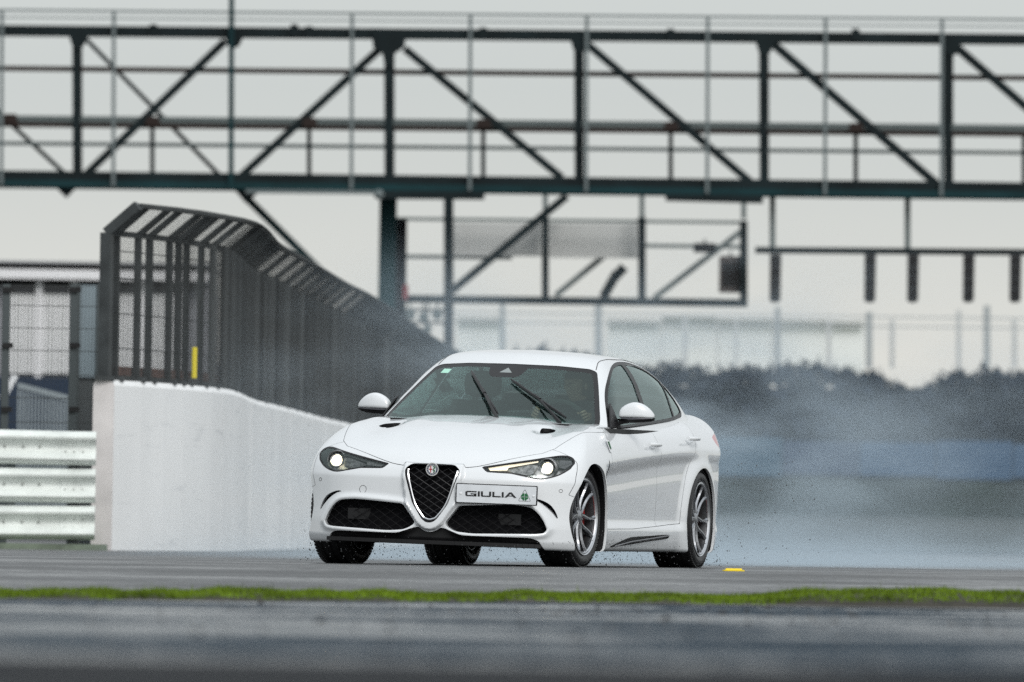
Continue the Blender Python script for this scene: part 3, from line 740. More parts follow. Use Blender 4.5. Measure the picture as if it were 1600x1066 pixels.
# ------------------------------------------------------------------ car: wheels
def wheel(x, y, sg, steer, R=.327, wid=.245):
    """local y points outward; parts: tyre, rim, brake disc, caliper"""
    t = empty('wheel', (x, y, R), steer if sg > 0 else steer + math.pi, car)
    h = wid / 2
    tp = [(.246,-h+.012),(.262,-h+.002),(.285,-h-.004),(.305,-h+.004),(.320,-h+.020),(R-.001,-h+.050)]
    for g in (-.055, 0, .055):      # circumferential grooves
        tp += [(R,g-.010),(R-.007,g-.007),(R-.007,g+.007),(R,g+.010)]
    tp += [(R-.001,h-.050),(.320,h-.020),(.305,h-.004),(.285,h+.004),(.262,h-.002),(.246,h-.012),(.240,h-.04),(.240,-h+.04)]
    ty = MB().lathe(tp, 'y', 72).build('tyre', M['tyre'], t, True)
    mb = MB()
    for k in range(72):             # shoulder tread blocks
        a = 2 * math.pi * k / 72
        for s in (-1, 1):
            c = np.array((math.cos(a) * (R - .002), s * (h - .030), math.sin(a) * (R - .002)))
            Rm = np.array([[math.cos(a), 0, -math.sin(a)], [0, 1, 0], [math.sin(a), 0, math.cos(a)]])
            mb.box(c, (.0035, .020, .009), Rm)
    mb.build('tread_block', M['tyre'], t)['kind'] = 'stuff'
    rim = MB().lathe([(.243,h-.004),(.249,h+.001),(.249,h-.010),(.236,h-.018),(.231,h-.030),(.229,h-.012),(.236,h-.003)], 'y', 72).build('rim', M['rimedge'], t, True)
    MB().lathe([(.232,h-.020),(.228,h-.05),(.222,-h+.03),(.232,-h+.01),(.226,-h+.01),(.214,-h+.03),(.220,h-.05),(.226,h-.020)], 'y', 60).build('rim_barrel', M['barrel'], t, True)
    # five double spokes, swept and dished
    for k in range(5):
        mb = MB()
        a0 = 2 * math.pi * k / 5 + math.radians(90)
        for s in (-1, 1):
            path = []
            for q in np.linspace(0, 1, 9):
                r = .040 + q * .188
                an = a0 + s * (math.radians(7) + math.radians(13) * math.sin(q * math.pi / 2) ** 1.6 + .10 * math.sin(q * math.pi))
                yy = h - .040 + .026 * q ** 1.5 - .006 * math.sin(math.pi * q)
                path.append(np.array((r * math.cos(an), yy, r * math.sin(an))))
            P = np.array(path); V = []; F = []
            for i, p in enumerate(P):
                d = P[min(i + 1, 8)] - P[max(i - 1, 0)]; d /= np.linalg.norm(d)
                sd = np.cross(d, (0, 1, 0)); sd /= np.linalg.norm(sd)
                w = np.interp(i / 8, [0, .25, .8, 1], [.014, .013, .0105, .016])
                V += [p - sd * w + np.array((0, -.004, 0)), p - sd * w * .35 + np.array((0, .007, 0)), p + sd * w * .35 + np.array((0, .007, 0)), p + sd * w + np.array((0, -.004, 0)), p + sd * w * .7 + np.array((0, -.034, 0)), p - sd * w * .7 + np.array((0, -.034, 0))]
            for i in range(8):
                for j in range(6): F.append((i*6+j, i*6+(j+1) % 6, i*6+6+(j+1) % 6, i*6+6+j))
            F += [tuple(range(6))[::-1], tuple(48 + j for j in range(6))]
            mb.add(V, F)
        mb.build('spoke', M['rim'], t)
    MB().lathe([(0,h-.030),(.028,h-.030),(.034,h-.034),(.062,h-.042),(.068,h-.06),(0,h-.06)], 'y', 30, closed=False).build('hub', M['rim'], t, True)
    for k in range(5):
        a = 2 * math.pi * (k + .5) / 5 + math.radians(90); MB().lathe([(0,h-.034),(.008,h-.034),(.008,h-.05),(0,h-.05)], 'y', 8, (.056*math.cos(a), 0, .056*math.sin(a)), False).build('wheel_bolt', M['steel'], t)
    MB().lathe([(.085,.012),(.185,.012),(.185,-.020),(.085,-.020)], 'y', 48).build('brake_disc', M['steel'], t)
    mb = MB(); V = []; F = []
    base = math.radians(8 if sg > 0 else 172)
    if x < 0: base = math.radians(172 if sg > 0 else 8)
    if x > 0: base = math.radians(172 if sg > 0 else 8)
    for i, a in enumerate(np.linspace(base - .50, base + .50, 9)):
        for r, yy in ((.118,.052),(.195,.052),(.203,.038),(.203,-.05),(.118,-.05)): V.append((r*math.cos(a), yy, r*math.sin(a)))
    for i in range(8):
        for j in range(5): F.append((i*5+j, i*5+(j+1) % 5, i*5+5+(j+1) % 5, i*5+5+j))
    F += [(4,3,2,1,0), tuple(40 + j for j in range(5))]
    mb.add(V, F).build('brake_caliper', M['red'], t, True)
    return t
ST = math.radians(-4.5)
wheel(1.41, .742, 1, ST); wheel(1.41, -.742, -1, ST)
wheel(-1.41, .785, 1, 0, wid=.280); wheel(-1.41, -.785, -1, 0, wid=.280)

# underbody: floor pan, inner arches, fan of ducts
mb = MB()
mb.box((-.25, 0, .205), (1.95, .58, .05)).box((0, 0, .205), (1.02, .84, .05)).box((1.80, 0, .19), (.06, .60, .04)).box((-2.0, 0, .24), (.30, .70, .07))
for xx in (1.41, -1.41):
    mb.box((xx, 0, .46), (.36, .56, .22))
    for s in (1, -1):
        A = np.linspace(.05, math.pi - .05, 18)
        for a, b in zip(A[:-1], A[1:]):
            r = .372
            mb.bar((xx + r*math.cos(a), s*.72, .325 + r*math.sin(a)), (xx + r*math.cos(b), s*.72, .325 + r*math.sin(b)), .012, .23, (0, 1, 0))
rb(mb, 'underbody', M['under'])

# ------------------------------------------------------------------ mirrors, handles, wipers
def loft(rings, closed_ends=True):
    n = len(rings[0]); V = [p for r in rings for p in r]; F = []
    for i in range(len(rings) - 1):
        for j in range(n): F.append((i*n+j, i*n+(j+1) % n, (i+1)*n+(j+1) % n, (i+1)*n+j))
    if closed_ends: F += [tuple(range(n))[::-1], tuple((len(rings)-1)*n + j for j in range(n))]
    return V, F
for sg in (1, -1):
    # housing lofted outward from the stalk: sections in the x-z plane
    secs = [(.775,.060,1.040,.985,.34,.26),(.80,.092,1.072,.984,.345,.25),(.85,.108,1.098,.983,.345,.245),(.89,.112,1.102,.984,.34,.245),(.94,.108,1.088,.986,.325,.245),(.985,.090,1.050,.990,.30,.245),(1.004,.05,1.018,.997,.275,.245)]
    def sec(y, w, zt, zb, xf, xb, a0, a1):
        cz = zb + .006; out = []
        for a in np.linspace(a0, a1, 15):
            ca, sa = math.cos(a), math.sin(a)
            rx = (xf - xb) * .5; out.append((.5*(xf+xb) + rx * np.sign(ca) * abs(ca)**.7, sg*y, cz + (zt - cz) * max(sa, 0)**.8 + (cz - zb + .004) * min(sa, 0)))
        return out
    rings = [sec(*s, 0, math.pi) for s in secs]
    o = rb(MB().add(*loft(rings)), 'side_mirror', M['paint'], car, True)
    sub = o.modifiers.new('s', 'SUBSURF'); sub.levels = sub.render_levels = 2
    low = []
    for y, w, zt, zb, xf, xb in secs:
        d = (zb - .010 - .012 * math.sin((y - .765) / .245 * math.pi))
        low.append([(xf - .003, sg*y, zb + .003), (xf - .012, sg*y, d + .004), (xf - .03, sg*y, d), (xb + .01, sg*y, d + .004), (xb + .003, sg*y, zb + .003)])
    rb(MB().add(*loft(low)), 'mirror_base', M['black'], o, True)
    lw = [[(xf + .0015, sg*y, zb + .011), (xf + .0025, sg*y, zb + .004), (xf - .002, sg*y, zb + .001), (xf - .004, sg*y, zb + .010)] for y, w, zt, zb, xf, xb in secs[1:-1]]
    rb(MB().add(*loft(lw)), 'mirror_indicator', M['dkchrome'], o, True)
    rb(MB().add(*loft([[(.34,sg*.745,.965),(.25,sg*.735,.965),(.26,sg*.735,.935),(.38,sg*.745,.935)],[(.335,sg*.80,.975),(.26,sg*.80,.975),(.265,sg*.80,.955),(.33,sg*.80,.955)],[(.33,sg*.86,.978),(.265,sg*.86,.978),(.27,sg*.86,.965),(.325,sg*.86,.965)]])), 'mirror_arm', M['black'], o)
    rb(MB().prism(rnd([(.785,.995),(.99,.998),(.97,1.045),(.90,1.066),(.82,1.055)], .015), .246, .2475, lambda a, b, d: (d, sg*a, b)), 'mirror_glass', M['dkchrome'], o)
    # sail panel at the foot of the front pillar, door sill trim
    rb(MB().prism([(.53,.925),(.33,.935),(.325,1.085),(.36,1.07)], 0, .010, lambda a, b, d: (a, sg*(.80 - .50*(b-.93) - float(TP_(a)) + d - .006), b)), 'mirror_sail', M['black'], DOORS['f', sg])
    xs_ = np.linspace(.42, -1.42, 34); bz_ = np.interp(xs_, [-1.42,-1.0,-.5,0,.56], [1.029,.996,.969,.944,.920])
    rb(MB().tube([(a, sg * (cab_y(a, b) + .004), b) for a, b in zip(xs_, bz_)], .009, 6), 'belt_trim', M['black'], DOORS['f', sg])
    for hx, hz, par in ((-.245, .828, DOORS['f', sg]), (-1.165, .880, DOORS['r', sg])):
        yy = float(W_(hx)) - float(O_(hz - float(ZR_(hx))))
        grip = [[(hx + dx, sg*(yy + oy + .012*math.sin(a)), hz + .013*math.cos(a)) for a in np.linspace(0, 2*math.pi, 10, endpoint=False)] for dx, oy in ((.115,-.004),(.09,.022),(.03,.030),(-.04,.030),(-.09,.022),(-.115,-.004))]
        rb(MB().add(*loft(grip)), 'door_handle', M['paint'], par, True)
        rb(MB().lathe([(0,.0),(.030,.001),(.034,-.004),(0,-.004)], 'y', 18, (hx + .005, sg*(yy + .0), hz), False), 'handle_cup', M['gap'], par) if False else None
WSX = lambda y, z: .86 - (z - .97) * 2.03 - .58 * y * y
def wiper(p0, p1, q0):
    """blade from p0 to p1, arm pivot q0; all (y, z) on the screen"""
    L3 = lambda p, d: np.array((WSX(p[0], p[1]) + d * .9, p[0], p[1] + d * .44))
    S_ = [np.array(p0) + (np.array(p1) - np.array(p0)) * t for t in np.linspace(0, 1, 10)]
    o = rb(MB().tube([L3(p, .018 + .006 * math.sin(i / 9 * math.pi)) for i, p in enumerate(S_)], [.006] + [.011] * 8 + [.006], 6), 'wiper_blade', M['black'], car)
    mid = np.array(p0) * .48 + np.array(p1) * .52
    rb(MB().tube([L3(mid, .034), L3(mid * .5 + np.array(q0) * .5, .045), L3(q0, .03)], [.008, .009, .014], 6), 'wiper_arm', M['black'], o)
    rb(MB().tube([L3(S_[4], .03), L3(S_[5], .034)], .013, 6), 'wiper_joint', M['black'], o)
def ws_pt(u, v):
    """where the photo's bearing meets the screen, in the leaning body's frame"""
    w = at(u, v, DCAR); d = w - np.array((0, 0, CAMH)); s, c = math.sin(YAW), math.cos(YAW)
    for t in np.linspace(.97, 1.03, 3001):
        p = np.array((0, 0, CAMH)) + d * t; dx, dy = p[0], p[1] - DCAR
        q = np.array((-s*dx - c*dy, c*dx - s*dy, p[2])); y, z = q[1], q[2] - .30
        b = np.array((q[0], y*math.cos(-BR) - z*math.sin(-BR), .30 + y*math.sin(-BR) + z*math.cos(-BR)))
        if b[0] < WSX(b[1], b[2]): return (b[1], b[2])
    return (0, 1.1)
wiper(ws_pt(733, 582), ws_pt(774, 648), ws_pt(774, 657))
wiper(ws_pt(795, 595), ws_pt(881, 655), ws_pt(872, 664))
st = ws_pt(692, 579.5)
rb(MB().prism([(st[0]-.034,st[1]-.014),(st[0]+.026,st[1]-.014),(st[0]+.036,st[1]+.014),(st[0]-.022,st[1]+.014)], -.004, -.003, lambda a, b, d: (WSX(a, b) + d, a, b)), 'screen_sticker', M['sticker'], wso)
rb(MB().prism([(-.055,1.262),(.030,1.262),(-.012,1.295)], -.010, -.002, lambda a, b, d: (WSX(a, b) + d, a, b)), 'camera_window', mat('grey_glass', (.25,.28,.28), .3), wso)
rb(MB().prism([(-.13,1.305),(.10,1.305),(.085,1.245),(-.09,1.235)], -.055, -.035, lambda a, b, d: (WSX(a, b) + d - .01, a, b)), 'sensor_housing', M['black'], wso)
rb(MB().box((.80, 0, .925), (.12, .60, .012)), 'cowl', M['black'], car)

# ------------------------------------------------------------------ cabin
rb(MB().box((-.35, 0, .42), (1.25, .70, .10)).box((.50, 0, .80), (.16, .70, .10)).box((.50, .36, .875), (.12, .20, .035)).box((.9, 0, .72), (.05, .66, .20)), 'dashboard', M['cabin'], car)
for sg in (1, -1):
    rb(MB().box((-.35, sg * .79, .70), (1.05, .03, .22)), 'door_card', M['cabin'], DOORS['f', sg])
def seat(x, y, w=.24):
    sb = [[(x - .02 - .42*t + dx, y + a * w * (1 - .22*t*t), .58 + .50*t + dz) for a, dx, dz in ((-1,.03,0),(-.75,.075,0),(-.3,.05,0),(.3,.05,0),(.75,.075,0),(1,.03,0),(.85,-.07,0),(-.85,-.07,0))] for t in np.linspace(0, 1, 6)]
    o = rb(MB().add(*loft(sb)).box((x + .25, y, .50), (.27, w, .09)), 'seat', M['seat'], car, True)
    hr = [[(x - .46 + .055*math.cos(a)*k, y + .125*k*math.sin(a), 1.19 + dz) for a in np.linspace(0, 2*math.pi, 14, endpoint=False)] for dz, k in ((-.09,.55),(-.07,.95),(0,1.05),(.06,.95),(.085,.5))]
    rb(MB().add(*loft(hr)).tube([(x - .45, y - .06, 1.0), (x - .46, y - .06, 1.13)], .008, 6).tube([(x - .45, y + .06, 1.0), (x - .46, y + .06, 1.13)], .008, 6), 'headrest', M['seat'], o, True)
seat(-.05, .37); seat(-.05, -.37)
rb(MB().box((-1.15, 0, .52), (.25, .62, .10)).box((-1.40, 0, .80), (.09, .62, .24)).box((-1.62, 0, .965), (.28, .62, .02)), 'rear_seat', M['seat'], car)
for y in (-.36, 0, .36):
    rb(MB().add(*loft([[(-1.40 + .05*math.cos(a)*k, y + .12*k*math.sin(a), 1.09 + dz) for a in np.linspace(0, 2*math.pi, 12, endpoint=False)] for dz, k in ((-.07,.7),(0,1),(.05,.9),(.065,.5))])), 'rear_headrest', M['seat'], car, True)
tl = math.radians(24); SWC = np.array((.235, .37, .925))
def swp(a, r=.178, d=0): return SWC + np.array((math.sin(tl)*r*math.sin(a) + d*math.cos(tl), r*math.cos(a), math.cos(tl)*r*math.sin(a) - d*math.sin(tl)))
mb = MB().tube([swp(a) for a in np.linspace(0, 2*math.pi, 32, endpoint=False)], .016, 8, True)
for a in (0, math.pi, 1.5*math.pi): mb.bar(swp(a, .17), swp(a, .03), .034, .012, (1, 0, 0))
mb.tube([swp(0, 0, -.02), swp(0, 0, .06), swp(0, 0, .25)], [.05, .045, .03], 12)
rb(mb, 'steering_wheel', M['cabin'], car, True)

# ------------------------------------------------------------------ driver: one skinned body, seated, hands on the wheel
def skin_mesh(name, verts, edges, radii, m, parent=None, levels=2):
    me = bpy.data.meshes.new(name); me.from_pydata([tuple(v) for v in verts], edges, []); me.update()
    o = bpy.data.objects.new(name, me); COL.objects.link(o); o.parent = parent
    sk = o.modifiers.new('skin', 'SKIN'); sk.use_smooth_shade = True; sk.use_x_symmetry = False
    for i, r in enumerate(radii): me.skin_vertices[0].data[i].radius = (r, r) if np.isscalar(r) else r
    me.skin_vertices[0].data[0].use_root = True
    sb = o.modifiers.new('sub', 'SUBSURF'); sb.levels = sb.render_levels = levels
    dg = bpy.context.evaluated_depsgraph_get(); dg.update()
    em = bpy.data.meshes.new_from_object(o.evaluated_get(dg)); o.modifiers.clear(); o.data = em
    em.materials.clear(); em.materials.append(m)
    em.polygons.foreach_set('use_smooth', np.ones(len(em.polygons), bool))
    return o
mw = np.array(car.matrix_basis)
drv = empty('person', CARP, math.atan2(-math.cos(YAW), -math.sin(YAW)))
tag(drv, 'driver in dark clothes behind the windscreen holding the steering wheel', 'person')
Y0 = .32
lh, rh = swp(math.radians(25), .178), swp(math.radians(150), .178)      # car-left hand / car-right hand
J = [(-.28,Y0,.64),(-.33,Y0,.80),(-.36,Y0,.98),(-.36,Y0,1.075),(-.345,Y0+.005,1.13),
     (-.35,Y0+.18,1.01),(-.12,Y0+.27,.86),tuple(lh + np.array((-.06,.03,-.01))),
     (-.35,Y0-.18,1.01),(-.12,Y0-.27,.86),tuple(rh + np.array((-.06,-.03,-.01))),
     (-.18,Y0+.10,.62),(.25,Y0+.13,.70),(.50,Y0+.12,.42),(-.18,Y0-.10,.62),(.25,Y0-.13,.70),(.50,Y0-.12,.42)]
E_ = [(0,1),(1,2),(2,3),(3,4),(2,5),(5,6),(6,7),(2,8),(8,9),(9,10),(0,11),(11,12),(12,13),(0,14),(14,15),(15,16)]
Rr = [.15,.15,.145,.058,.055,.075,.052,.034,.075,.052,.034,.09,.07,.05,.09,.07,.05]
skin_mesh('body', roll(J), E_, Rr, M['jacket'], drv)
# head: shaped ellipsoid with brow, nose, chin, turned slightly towards the apex
hc = np.array((-.335, Y0 + .005, 1.205)); V = []; F = []; nu, nv_ = 32, 22
tr_ = math.radians(-38)
for i in range(nv_ + 1):
    ph = math.pi * i / nv_
    for j in range(nu):
        th = 2 * math.pi * j / nu; ct, stt, sp, cp_ = math.cos(th), math.sin(th), math.sin(ph), math.cos(ph)
        p = np.array((.098 * sp * ct, .078 * sp * stt, .122 * cp_))
        f_ = max(ct, 0)
        if cp_ < 0: p[1] *= 1 - .28 * (-cp_) ** 1.2; p[0] *= 1 - .12 * (-cp_)
        if f_ > .2:
            p[0] += .026 * math.exp(-(stt / .22) ** 2) * math.exp(-((cp_ + .18) / .16) ** 2)            # nose
            p[0] += .008 * math.exp(-((cp_ - .22) / .10) ** 2) * f_                                     # brow
            p[0] -= .010 * (math.exp(-((stt - .42) / .16) ** 2) + math.exp(-((stt + .42) / .16) ** 2)) * math.exp(-((cp_ - .04) / .10) ** 2)   # eye sockets
            p[0] += .006 * math.exp(-(stt / .35) ** 2) * math.exp(-((cp_ + .52) / .06) ** 2)             # lips
            p[0] += .012 * math.exp(-(stt / .40) ** 2) * math.exp(-((cp_ + .80) / .14) ** 2)             # chin
        p = np.array((p[0]*math.cos(tr_) - p[1]*math.sin(tr_), p[0]*math.sin(tr_) + p[1]*math.cos(tr_), p[2]))
        V.append(hc + p)
for i in range(nv_):
    for j in range(nu): F.append((i*nu+j, i*nu+(j+1) % nu, (i+1)*nu+(j+1) % nu, (i+1)*nu+j))
rb(MB().add(V, F), 'head', M['skin'], drv, True)
def hp(a, b, c): return hc + np.array((a*math.cos(tr_) - b*math.sin(tr_), a*math.sin(tr_) + b*math.cos(tr_), c))
for s in (1, -1):
    rb(MB().lathe([(0,.006),(.006,.004),(.008,0),(0,-.004)], 'x', 10, hp(.086, s*.030, .006), False), 'eye', M['hair'], drv, True)
    rb(MB().lathe([(0,.010),(.018,.008),(.028,0),(.018,-.006),(0,-.008)], 'y', 12, hp(-.005, s*.078, -.01), False), 'ear', M['skin'], drv, True)
V2 = [hc + (np.array(p) - hc) * np.array((1.10, 1.12, 1.10)) for p in V]
hf = []
for f in F:
    c = np.mean([V2[k] for k in f], 0) - hc
    fx = c[0]*math.cos(-tr_) - c[1]*math.sin(-tr_)
    if c[2] > .040 or (fx < .015 and c[2] > -.075): hf.append(f)
rb(MB().add(V2, hf), 'hair', M['hair'], drv, True)
for hnd, out_, a0 in ((lh, 1, math.radians(25)), (rh, -1, math.radians(150))):
    wr = hnd + np.array((-.055, out_*.028, -.008)); pal = hnd + np.array((-.020, out_*.014, .0))
    tv = swp(a0 + .1) - swp(a0 - .1); tv /= np.linalg.norm(tv); ra = hnd - SWC; ra /= np.linalg.norm(ra)
    vs = [wr, pal]; es = [(0, 1)]; rs = [.024, (.022, .034)]
    vs = [wr, wr*.4 + pal*.6, pal]; es = [(0, 1), (1, 2)]; rs = [.024, .028, .024]
    for k in range(4):
        off = tv * (.030 - .020 * k); ln = (.92, 1.0, .96, .78)[k]
        b = len(vs)
        vs += [hnd + off + ra*.022*ln + np.array((-.012,0,0)), hnd + off + ra*.024 + np.array((.014*ln,0,0)), hnd + off + ra*.004 + np.array((.028*ln,0,0)), hnd + off - ra*.014*ln + np.array((.018,0,0))]
        es += [(2, b), (b, b+1), (b+1, b+2), (b+2, b+3)]; rs += [.0095,.009,.0085,.007]
    b = len(vs); vs += [pal + tv*.030*1 - ra*.012, hnd + tv*.040 - ra*.022 + np.array((.006,0,0)), hnd + tv*.030 - ra*.026 + np.array((.022,0,0))]; es += [(1, b), (b, b+1), (b+1, b+2)]; rs += [.012,.0105,.0085]
    skin_mesh('hand', roll(vs), es, rs, M['skin'], drv, 1)
# ------------------------------------------------------------------ the circuit
def at_z(u, v, z):
    p = at(u, v, 1000.0); return np.array([0, 0, CAMH]) + (p - np.array([0, 0, CAMH])) * ((z - CAMH) / (p[2] - CAMH))

def wet_asphalt(name, dark, light, wet_r, dry_r, scale, spec, spec_dry, stretch=(1, 1, 1), contrast=.11):
    m = bpy.data.materials.new(name); m.use_nodes = True; n = m.node_tree; b = n.nodes['Principled BSDF']
    t = n.nodes.new('ShaderNodeTexCoord'); mp = n.nodes.new('ShaderNodeMapping'); mp.inputs['Scale'].default_value = stretch
    n.links.new(t.outputs['Object'], mp.inputs[0])
    def nz(s, d, rough=.6):
        q = n.nodes.new('ShaderNodeTexNoise'); q.inputs['Scale'].default_value = s; q.inputs['Detail'].default_value = d; q.inputs['Roughness'].default_value = rough
        n.links.new(mp.outputs[0], q.inputs['Vector']); return q
    def ramp(src, a, b_, ca, cb):
        r = n.nodes.new('ShaderNodeValToRGB'); r.color_ramp.elements[0].position = a; r.color_ramp.elements[1].position = b_
        r.color_ramp.elements[0].color = (*ca, 1) if len(np.shape(ca)) else (ca, ca, ca, 1)
        r.color_ramp.elements[1].color = (*cb, 1) if len(np.shape(cb)) else (cb, cb, cb, 1)
        n.links.new(src, r.inputs[0]); return r
    big, fine = nz(scale, 6), nz(scale * 22, 5, .75)
    mixn = n.nodes.new('ShaderNodeMath'); mixn.operation = 'MULTIPLY_ADD'; mixn.inputs[1].default_value = .45
    n.links.new(fine.outputs['Fac'], mixn.inputs[0]); 
    mm = n.nodes.new('ShaderNodeMath'); mm.operation = 'MULTIPLY'; mm.inputs[1].default_value = .62; n.links.new(big.outputs['Fac'], mm.inputs[0]); n.links.new(mm.outputs[0], mixn.inputs[2])
    n.links.new(ramp(mixn.outputs[0], .53 - contrast * .8, .53 + contrast * .8, dark, light).outputs[0], b.inputs['Base Color'])
    n.links.new(ramp(mixn.outputs[0], .53 - contrast * 1.2, .53 + contrast * 1.2, wet_r, dry_r).outputs[0], b.inputs['Roughness'])
    n.links.new(ramp(mixn.outputs[0], .515 - contrast, .515 + contrast, spec, spec_dry).outputs[0], b.inputs['Specular IOR Level'])
    bp = n.nodes.new('ShaderNodeBump'); bp.inputs['Strength'].default_value = .6; bp.inputs['Distance'].default_value = .006
    n.links.new(nz(60, 5, .7).outputs['Fac'], bp.inputs['Height']); n.links.new(bp.outputs[0], b.inputs['Normal'])
    return m
def sheet(name, poly, z, m):
    o = link(name, [(x, y, z) for x, y in poly], [tuple(range(len(poly)))], m); tag(o, kind='structure'); return o

sheet('ground', [(-900, 5), (900, 5), (900, 2500), (-900, 2500)], -.20, mat('far_grass', (.045, .07, .025), .9, noise=(.2, .4, 5)))
PROF = ([5, 16, 49, 56, 66, 240], [0, 0, -.10, -.10, 0, 0])       # the ground dips a hand's width between the two roads
def gz(y): return np.interp(y, *PROF)
def ribbon(name, ys, x0, x1, dz, m):
    V = [(x, y, gz(y) + dz) for y in ys for x in np.linspace(x0, x1, 13)]
    F = [(j*13+i, j*13+i+1, (j+1)*13+i+1, (j+1)*13+i) for j in range(len(ys)-1) for i in range(12)]
    return tag(link(name, V, F, m, smooth=True), kind='structure')
ribbon('track', [51, 56, 58, 60, 62, 64, 66, 70, 100, 240], -60, 60, 0, wet_asphalt('wet_track_asphalt', (.034,.036,.038), (.090,.093,.095), .24, .60, .50, .5, .20, contrast=.07))
ribbon('access_road', [5, 16, 22, 28, 34, 40, 46, 49, 54], -30, 30, -.004, wet_asphalt('old_wet_asphalt', (.014,.021,.029), (.038,.054,.070), .16, .90, .55, .8, .0, stretch=(1.0, .55, 1), contrast=.036))
ribbon('tar_strip', [5, 16, 18.5], -30, 30, 0, wet_asphalt('dark_tar', (.012,.013,.015), (.022,.024,.027), .5, .9, .8, .12, .0))

# grass verge: a low bank of soil with blades on it
def mound(X): return np.interp(X, [-5, -2.3, -.6, .4, 1.15, 1.5, 5], [.032, .028, .026, .022, .028, .064, .070]) + .005 * np.sin(X * 4.1) + .005 * np.sin(X * 9.7 + 1) + .004 * np.sin(X * 19.3)
def front_y(X): return np.interp(X, [-6, -2.2, 0, 2.3, 6], [46.6, 47.2, 51.4, 52.2, 52.4]) + .12 * np.sin(X * 6.3) + .08 * np.sin(X * 15.1)
VW = 6.4
def bank(bt): return np.sin(np.minimum(1, bt * 1.15) ** .6 * math.pi).clip(0) ** .7
gx = np.linspace(-7, 7, 281); gy = np.linspace(0, 1, 16); V = []; F = []
for j, t in enumerate(gy):
    for x in gx:
        y = front_y(x) - .25 + t * VW
        V.append((x, y, gz(y) - .010 + (mound(x) + .004) * float(bank(np.array(t))) + rng.normal(0, .0015)))
n_ = len(gx)
F = [(j*n_+i, j*n_+i+1, (j+1)*n_+i+1, (j+1)*n_+i) for j in range(len(gy)-1) for i in range(n_-1)]
tag(link('verge_soil', V, F, mat('dark_soil', (.022,.018,.010), .9, noise=(9, .5, 5)), smooth=True), kind='structure')
NB = 90000
bx_ = rng.uniform(-6.4, 6.4, NB); bt = rng.uniform(.035, .93, NB) ** 1.15
by_ = front_y(bx_) - .25 + bt * VW
clump = .62 + .38 * np.sin(bx_ * 7 + by_ * 3) * np.sin(bx_ * 17.3 - by_ * 1.7)
bh = (.014 + .016 * rng.random(NB)) * (clump + .25); bh[rng.random(NB) < .012] *= 1.8
bz = gz(by_) - .012 + (mound(bx_) + .004) * bank(bt)
an = rng.uniform(0, 2 * math.pi, NB); lean = rng.normal(0, .4, NB)
wv = np.stack([np.cos(an), np.sin(an), 0 * an], 1) * .0040
B0 = np.stack([bx_, by_, bz], 1); TP = B0 + np.stack([lean * bh * np.cos(an + 1), lean * bh * np.sin(an + 1), bh], 1)
V = np.stack([B0 - wv, B0 + wv, TP], 1).reshape(-1, 3); F = np.arange(NB * 3).reshape(-1, 3)
tag(link('grass', V, F, mat('wet_grass', (.098,.158,.004), .6, spec=.2, noise=(2.2, .6, 4))), 'strip of short bright green grass between the two wet asphalt surfaces', 'grass', kind='stuff')
# clods and grit lying on the near asphalt
mb = MB()
for k in range(150):
    y = rng.uniform(19, 47) if k % 3 else rng.uniform(40, 50); x = rng.uniform(-2.3, 2.3) * y / 46; s = rng.uniform(.004, .010) * (1.7 if k % 11 == 0 else 1); z0 = gz(y) - .004
    P = [(x + s*1.5*math.cos(a)*rng.uniform(.7,1.2), y + s*math.sin(a), z0) for a in np.linspace(0, 5.2, 6)] + [(x, y, z0 + s*.9)]
    mb.add(P, [(i, (i+1) % 6, 6) for i in range(6)])
tag(mb.build('grit', mat('dark_clods', (.02,.017,.014), .9)), 'dark clods and grit scattered over the near asphalt', 'grit', kind='stuff')
# yellow marker lying on the track behind the car
p = at_z(1146, 891, .006)
ym = empty('road_marker', (p[0], p[1], 0)); tag(ym, 'small flat yellow marker lying on the track behind the car', 'road marker')
MB().prism(rnd([(-.066,-.16),(.066,-.16),(.066,.16),(-.066,.16)], .02), 0, .007, lambda a, b, d: (a, b, d)).build('marker_plate', mat('yellow_plastic', (.80,.60,.01), .5), ym)
MB().box((.0, -.10, .012), (.05, .03, .005)).build('marker_lens', mat('yellow_lens', (.85,.68,.05), .3), ym)

# ---- concrete wall with catch fence
WT = 1.57
path = [at_z(u, v, WT)[:2] for u, v in ((178,594),(240,597.5),(300,602),(366,609.5),(402,624.5),(450,636.5),(510,653),(555,663.6))] + [np.array((-1.62, 163)), np.array((-1.20, 182)), np.array((-.55, 205)), np.array((.5, 235))]
PW = np.array(cat(path, 8)); sl_ = np.concatenate([[0], np.cumsum(np.linalg.norm(np.diff(PW, axis=0), axis=1))]); WLEN = sl_[-1]
def wp(s): return np.array((np.interp(s, sl_, PW[:, 0]), np.interp(s, sl_, PW[:, 1])))
def wn(s):
    d = wp(min(s + .3, WLEN)) - wp(max(s - .3, 0)); d /= np.linalg.norm(d); return d, np.array((d[1], -d[0]))   # along, towards the track
M['wall'] = mat('white_wall_paint', (.83,.845,.85), .6, noise=(1.0, .08, 7, (.45, .45, .40)))
_n = M['wall'].node_tree; _b = _n.nodes['Principled BSDF']; _src = _b.inputs['Base Color'].links[0].from_socket
_t = _n.nodes.new('ShaderNodeTexCoord'); _m = _n.nodes.new('ShaderNodeMapping'); _m.inputs['Scale'].default_value = (.35, .35, 5.0)
_z = _n.nodes.new('ShaderNodeTexNoise'); _z.inputs['Scale'].default_value = 1.6; _z.inputs['Detail'].default_value = 7; _z.inputs['Roughness'].default_value = .65
_r = _n.nodes.new('ShaderNodeValToRGB'); _r.color_ramp.elements[0].position = .60; _r.color_ramp.elements[1].position = .74
_r.color_ramp.elements[0].color = (1, 1, 1, 1); _r.color_ramp.elements[1].color = (.66, .67, .69, 1)
